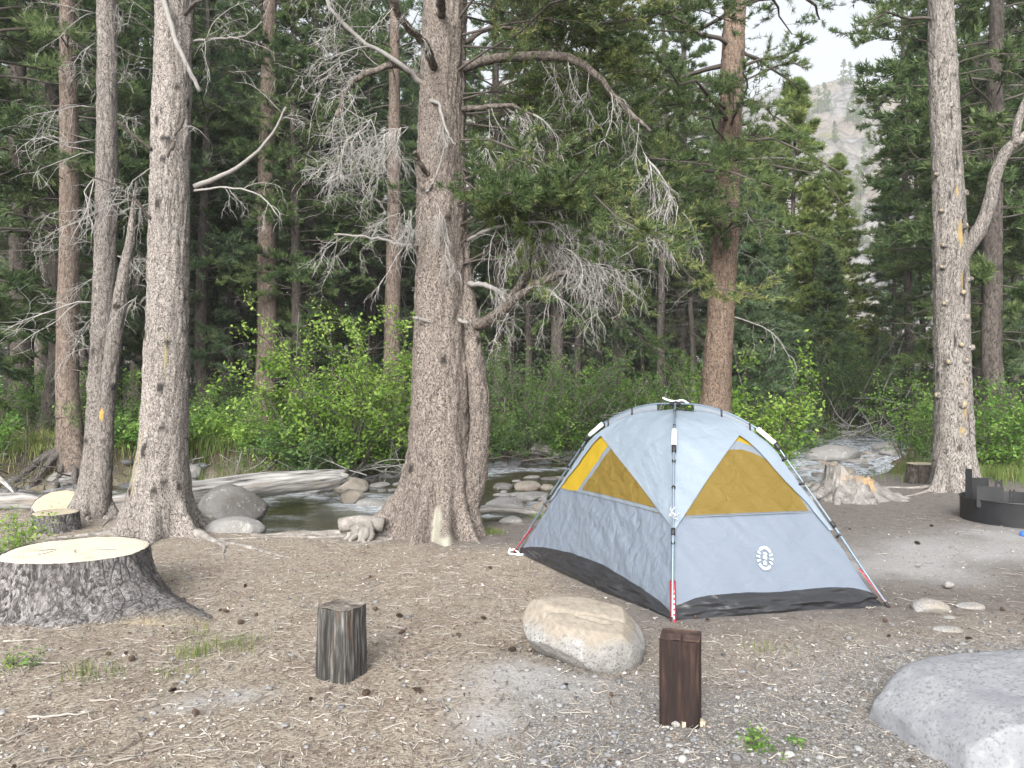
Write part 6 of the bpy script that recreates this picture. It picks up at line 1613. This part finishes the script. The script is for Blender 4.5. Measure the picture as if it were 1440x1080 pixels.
mb = MB(); tubes(mb, q, np.full(40, .009), 7); q = spline(fl + np.array([[-.05, -.01, .05], [-.065, -.06, .02], [-.03, -.11, .015], [.03, -.06, .015], [0, -.01, .03]]), 30); tubes(mb, q, np.full(30, .008), 7)
obj('guy_cord', mb, M['cord'], tent)
# zip seams on the body ridges are the sewn edges of the fly: thin piping on the window sills
for A, B in ((cF, cR), (cL, cF)):
    u = np.linspace(.01, .99, 80); P = side(A, B, u, np.full(80, .374), .012, 1, 1 if A is cF else 2); mb = MB(); tubes(mb, P, np.full(80, .0022), 5); obj('seam', mb, M['fab_trim'], tent)
# printed emblem on the front wall: an oval of rays with a lantern
ec = side(cF, cR, .505, .215, .010, 1, 1); e1 = nrm(side(cF, cR, .55, .215, .010, 1, 1) - ec); e2 = nrm(side(cF, cR, .505, .30, .010, 0, 1) - side(cF, cR, .505, .215, .010, 0, 1)); e2 = nrm(e2 - e1 * (e1 @ e2))
ro = math.radians(14); f1 = e1 * math.cos(ro) - e2 * math.sin(ro); f2 = e1 * math.sin(ro) + e2 * math.cos(ro); en = np.cross(e1, e2); en = en * np.sign(en @ (ec - np.array([0, 0, .4])))
EW, EH = .061, .088
def eplate(poly, name='emblem_mark', parent=None):
    poly = np.asarray(poly, float); n = len(poly)
    P = ec + poly[:, :1] * EW * f1 + poly[:, 1:] * EH * f2 + en * .004; Pb = P - en * .006
    T = [[0, k, k + 1] for k in range(1, n - 1)]
    mb = MB().add(np.vstack([P, Pb]), T=T, Q=[[k, (k + 1) % n, (k + 1) % n + n, k + n] for k in range(n)])
    return obj(name, mb, M['emblem'], tent, smooth=False)
def arc_seg(a0, a1, ri, rout=1.0, n=7):
    a = np.radians(np.linspace(a0, a1, n)); o_ = np.stack([np.cos(a), np.sin(a)], 1)
    for k in range(n - 1): yield np.array([o_[k] * rout, o_[k + 1] * rout, o_[k + 1] * ri, o_[k] * ri])
def emb(segs, name):
    mb = MB()
    for poly in segs:
        n = len(poly); P = ec + poly[:, :1] * EW * f1 + poly[:, 1:] * EH * f2 + en * .004
        mb.add(np.vstack([P, P - en * .006]), T=[[0, k, k + 1] for k in range(1, n - 1)], Q=[[k, (k + 1) % n, (k + 1) % n + n, k + n] for k in range(n)])
    return obj(name, mb, M['emblem'], tent, smooth=False)
emb(list(arc_seg(40, 140, .74)), 'emblem_ray'); emb(list(arc_seg(220, 320, .74)), 'emblem_ray')
for s0 in (148, 172, 196): emb(list(arc_seg(s0, s0 + 12, .60, 1.0, 4)), 'emblem_ray'); emb(list(arc_seg(180 - s0 - 12, 180 - s0, .60, 1.0, 4)), 'emblem_ray')
emb([np.array([(-.24, -.10), (.24, -.10), (.21, .22), (-.21, .22)])], 'emblem_lantern')
emb([np.array([(-.27, .30), (.27, .30), (.13, .46), (-.13, .46)])], 'emblem_lantern')
emb([np.array([(-.23, -.58), (.23, -.58), (.12, -.22), (-.12, -.22)])], 'emblem_lantern')

# ------------------------------------------------------------------ litter on the ground
r = rng(1001)
def scatter(n, ymin=2.35, ymax=9.6, p=1.6, xm=.80):
    """points on the campsite inside and a little round the view, denser near by"""
    u = r.uniform(0, 1, n)
    y = ymin * (ymax / ymin) ** (u ** (1 / p) if p > 1 else u)
    x = r.uniform(-xm, xm, n) * y * 1.05
    ok = land_ok(x, y)
    # nothing under the tent
    A = np.stack([cR - cF, cL - cF], 1); uv = np.linalg.solve(A, (np.stack([x, y], 0) - cF[:, None]))
    ok &= ~((uv[0] > -.02) & (uv[0] < 1.02) & (uv[1] > -.02) & (uv[1] < 1.02))
    return x[ok], y[ok]
def zones(x, y):
    w = fbm(x * .9, y * .9, 0, 31, 4)
    dirt_ = np.maximum(ss(0.0, .8, x - .25 + w * .9 - .13 * (y - 6)) * ss(4.2, 5.4, y + w * .6), ss(7.2, 8.1, y + w * .5) * ss(-2.4, -1.2, x))
    grav_ = ss(-.2, .5, (x - .2) * .8 + w * 1.2 + .1) * ss(5.0, 4.0, y + w * .8)
    pale_ = np.max([np.exp(-(((x - cx_) / sx_) ** 2 + ((y - cy_) / sy_) ** 2)) for cx_, cy_, sx_, sy_ in ((.03, 4.12, .26, .26), (-1.42, 4.0, .24, .10), (-1.62, 3.9, .12, .09), (-.12, 3.62, .16, .16))], 0)
    return dirt_, grav_, pale_
def bits(n, Lr, wr_, name, mat, label, seed, keep, zoff=.004, tb=(0, 1), tilt=.25, p=1.6, bend=.25, flatq=False):
    x, y = scatter(n, p=p)
    d_, g_, p_ = zones(x, y)
    k = r.uniform(0, 1, len(x)) < keep(d_, g_, p_)
    x, y = x[k], y[k]; n = len(x)
    L = r.uniform(*Lr, n); w = r.uniform(*wr_, n) ; a = r.uniform(0, PI, n) + .25 * fbm(x * 1.5, y * 1.5, 0, seed, 2)
    d = np.stack([np.cos(a), np.sin(a), r.normal(0, tilt * .5, n)], 1); sdn = np.stack([-np.sin(a), np.cos(a), r.normal(0, tilt, n)], 1)
    c = np.stack([x, y, gz(x, y) + zoff + r.uniform(0, .007, n)], 1)
    b = r.normal(0, bend, n)[:, None] * L[:, None]
    up = np.array([0, 0, 1.0])
    rows_ = []
    for t in (-.5, 0, .5):
        q = c + d * (L * t)[:, None] + sdn * b * (0.25 - t * t) + up * (.25 - t * t) * (L * .12)[:, None]
        ww = w * (1 if t == 0 else .55)
        rows_ += [q - sdn * (ww / 2)[:, None], q + sdn * (ww / 2)[:, None]]
    V = np.stack(rows_, 1).reshape(-1, 3)
    i = np.arange(n)[:, None] * 6
    Q = i + np.array([[0, 1, 5, 4]]) if flatq else np.concatenate([i + np.array([[0, 1, 3, 2]]), i + np.array([[2, 3, 5, 4]])])
    tn = np.clip(r.uniform(*tb, n) + .25 * fbm(x * 1.1, y * 1.1, 3, seed, 3), 0, 1)
    o = obj(name, MB().add(V, Q=Q, tint=np.repeat(tn, 6)), M[mat], smooth=False, kind='stuff')
    o['label'] = label; o['category'] = 'litter'
bits(95000, (.025, .06), (.0018, .004), 'pine_needles', 'litter', 'dry pine needles carpeting the campsite', 1002, lambda d, g, p: np.clip(1.0 - .80 * d - .55 * g - .85 * p, .05, 1), tb=(.0, 1), flatq=True)
bits(42000, (.007, .024), (.004, .010), 'bark_chips', 'chips', 'bark flakes scattered through the pine litter', 1003, lambda d, g, p: np.clip(.9 - .72 * d - .35 * g - .75 * p, .06, 1), .006, tilt=.5)
# twigs
x, y = scatter(5600); d_, g_, p_ = zones(x, y); k = r.uniform(0, 1, len(x)) < np.clip(.9 - .75 * d_ - .35 * g_ - .7 * p_ , .07, 1); x, y = x[k], y[k]
a = r.uniform(0, 2 * PI, len(x)); P = walk(r, np.stack([x, y, gz(x, y) + .006], 1), np.stack([np.cos(a), np.sin(a), 0 * a], 1), r.uniform(.04, .17, len(x)), 5, .32, 0)
P[..., 2] = (gz(x, y) + r.uniform(.003, .012, len(x)))[:, None] + .006 * r.uniform(-1, 1, P.shape[:2])
mb = MB(); tubes(mb, P, np.linspace(1, .5, 5)[None] * r.uniform(.0012, .0036, (len(x), 1)), 4, tint=np.clip(r.normal(.70, .26, len(x)), 0, 1))
o = obj('twigs', mb, M['twig_pale'], kind='stuff'); o['label'] = 'small dry twigs in the pine litter'; o['category'] = 'litter'
# gravel
x, y = scatter(19000, p=1.0); d_, g_, p_ = zones(x, y); k = r.uniform(0, 1, len(x)) < np.clip(.12 + .9 * g_ + .1 * p_ - .25 * d_, .02, 1); x, y = x[k], y[k]
V0, T0 = ico(0); n = len(x)
s = np.clip(r.lognormal(-5.05, .5, n), .0028, .024)
Rz = r.uniform(0, 2 * PI, n); sh = np.stack([s * r.uniform(.8, 1.4, n), s * r.uniform(.7, 1.1, n), s * r.uniform(.45, .8, n)], 1)
J = V0[None] * (1 + .18 * r.normal(0, 1, (n, 12, 1))) * sh[:, None]
J = np.stack([J[..., 0] * np.cos(Rz)[:, None] - J[..., 1] * np.sin(Rz)[:, None], J[..., 0] * np.sin(Rz)[:, None] + J[..., 1] * np.cos(Rz)[:, None], J[..., 2]], -1) + np.stack([x, y, gz(x, y) + s * .25 + .002], 1)[:, None]
mb = MB().add(J.reshape(-1, 3), T=(T0[None] + np.arange(n)[:, None, None] * 12).reshape(-1, 3), tint=np.repeat(np.clip(r.normal(.55, .24, n), 0, 1), 12))
o = obj('gravel', mb, M['pebbles'], kind='stuff'); o['label'] = 'loose grey gravel in the near foreground'; o['category'] = 'gravel'
# larger sticks, one by one
GST = 'dry sticks lying in the foreground litter'
st = []
for k, (px, py, L, ang) in enumerate([(85, 1002, .30, .05), (150, 982, .16, .1), (205, 990, .13, .7), (60, 935, .22, -.1), (270, 965, .18, .3), (30, 905, .20, .2), (330, 895, .20, .5), (240, 1045, .22, .35), (300, 1062, .14, -.6), (180, 1040, .2, .9), (95, 1060, .25, .4), (520, 985, .14, .3), (470, 975, .12, -.2), (330, 1010, .14, .1), (140, 915, .16, .15), (415, 940, .14, .6), (640, 1065, .16, .4), (845, 1062, .14, -.6), (610, 1000, .10, .2), (740, 955, .09, .3), (25, 1030, .18, .5), (160, 1065, .2, .2), (1270, 905, .10, -.6), (1285, 752, .12, .3), (560, 888, .12, -.3), (370, 1045, .15, .25), (225, 930, .16, .2), (1225, 860, .10, .4)]):
    Y = EYE * FPX / (py - 540); X = (px - 720) / FPX * Y
    p = walk(r, np.zeros((1, 3)), np.array([[math.cos(ang), math.sin(ang) * 1.0, 0]]), np.array([L]), 9, .16, 0)[0]; p -= p.mean(0); p[:, 2] = .010 + .004 * r.normal(0, 1, 9)
    mb = MB(); tubes(mb, p, np.linspace(.0065, .003, 9) * r.uniform(.7, 1.2) * (1 + .15 * r.normal(0, 1, 9)), 7, tint=r.uniform(.3, .8))
    if k % 2 == 0:
        q = walk(r, p[4:5], np.array([[math.cos(ang + .8), math.sin(ang + .8), .1]]), np.array([L * .3]), 5, .2, .02)[0]; tubes(mb, q, np.linspace(.004, .002, 5), 5, tint=.7)
    tag(obj('stick', mb, M['twig_pale'], loc=(X, Y, float(gz(X, Y)))), 'pale dry stick lying in the foreground litter', 'stick', GST)
# pine cones
GC = 'small dark pine cones dropped on the campsite'
mb = MB(); V0, T0 = ico(1); mb.add(V0 * [.014, .012, .012], T=T0, tint=.1)
for k in range(46):
    q = k / 46; zc_ = -.020 + .042 * q; rad = .019 * math.sin(PI * (q * .86 + .1)); a = k * 2.39996
    c = np.array([zc_, rad * math.cos(a), rad * math.sin(a)]); o_ = nrm(np.array([.5, math.cos(a), math.sin(a)])); t_ = np.array([0, -math.sin(a), math.cos(a)])
    mb.add(np.array([c - t_ * .006 - o_ * .008, c + t_ * .006 - o_ * .008, c + t_ * .005 + o_ * .006, c - t_ * .005 + o_ * .006]), Q=[[0, 1, 2, 3]], tint=.4 + .6 * r.uniform())
cone0 = obj('pine_cone', mb, M['cone'], smooth=False)
cpx = [(345, 825), (257, 843), (310, 860), (318, 862), (360, 866), (338, 877), (177, 922), (152, 922), (275, 1000), (437, 982), (500, 885), (562, 872), (565, 895), (588, 976), (645, 898), (720, 925), (680, 873), (515, 976), (528, 862), (470, 856), (20, 1075), (243, 968), (795, 975), (860, 985), (978, 875), (995, 880), (1245, 880), (1195, 745), (1290, 765), (1310, 742), (1180, 770), (1410, 862), (1362, 905), (1250, 905), (520, 810), (690, 800), (185, 930)]
for k, (px, py) in enumerate(cpx):
    Y = EYE * FPX / (py - 540); X = (px - 720) / FPX * Y
    o = cone0 if k == 0 else cone0.copy()
    if k: COL.objects.link(o)
    o.location = (X, Y, float(gz(X, Y)) + .016); o.rotation_euler = (r.uniform(0, 6.28), r.uniform(-.3, .3), r.uniform(0, 6.28)); s = r.uniform(.5, .95); o.scale = (s * r.uniform(.9, 1.5), s * r.uniform(.6, 1.1), s * .8)
    tag(o, 'small dark pine cone lying on the campsite ground', 'pine cone', GC)
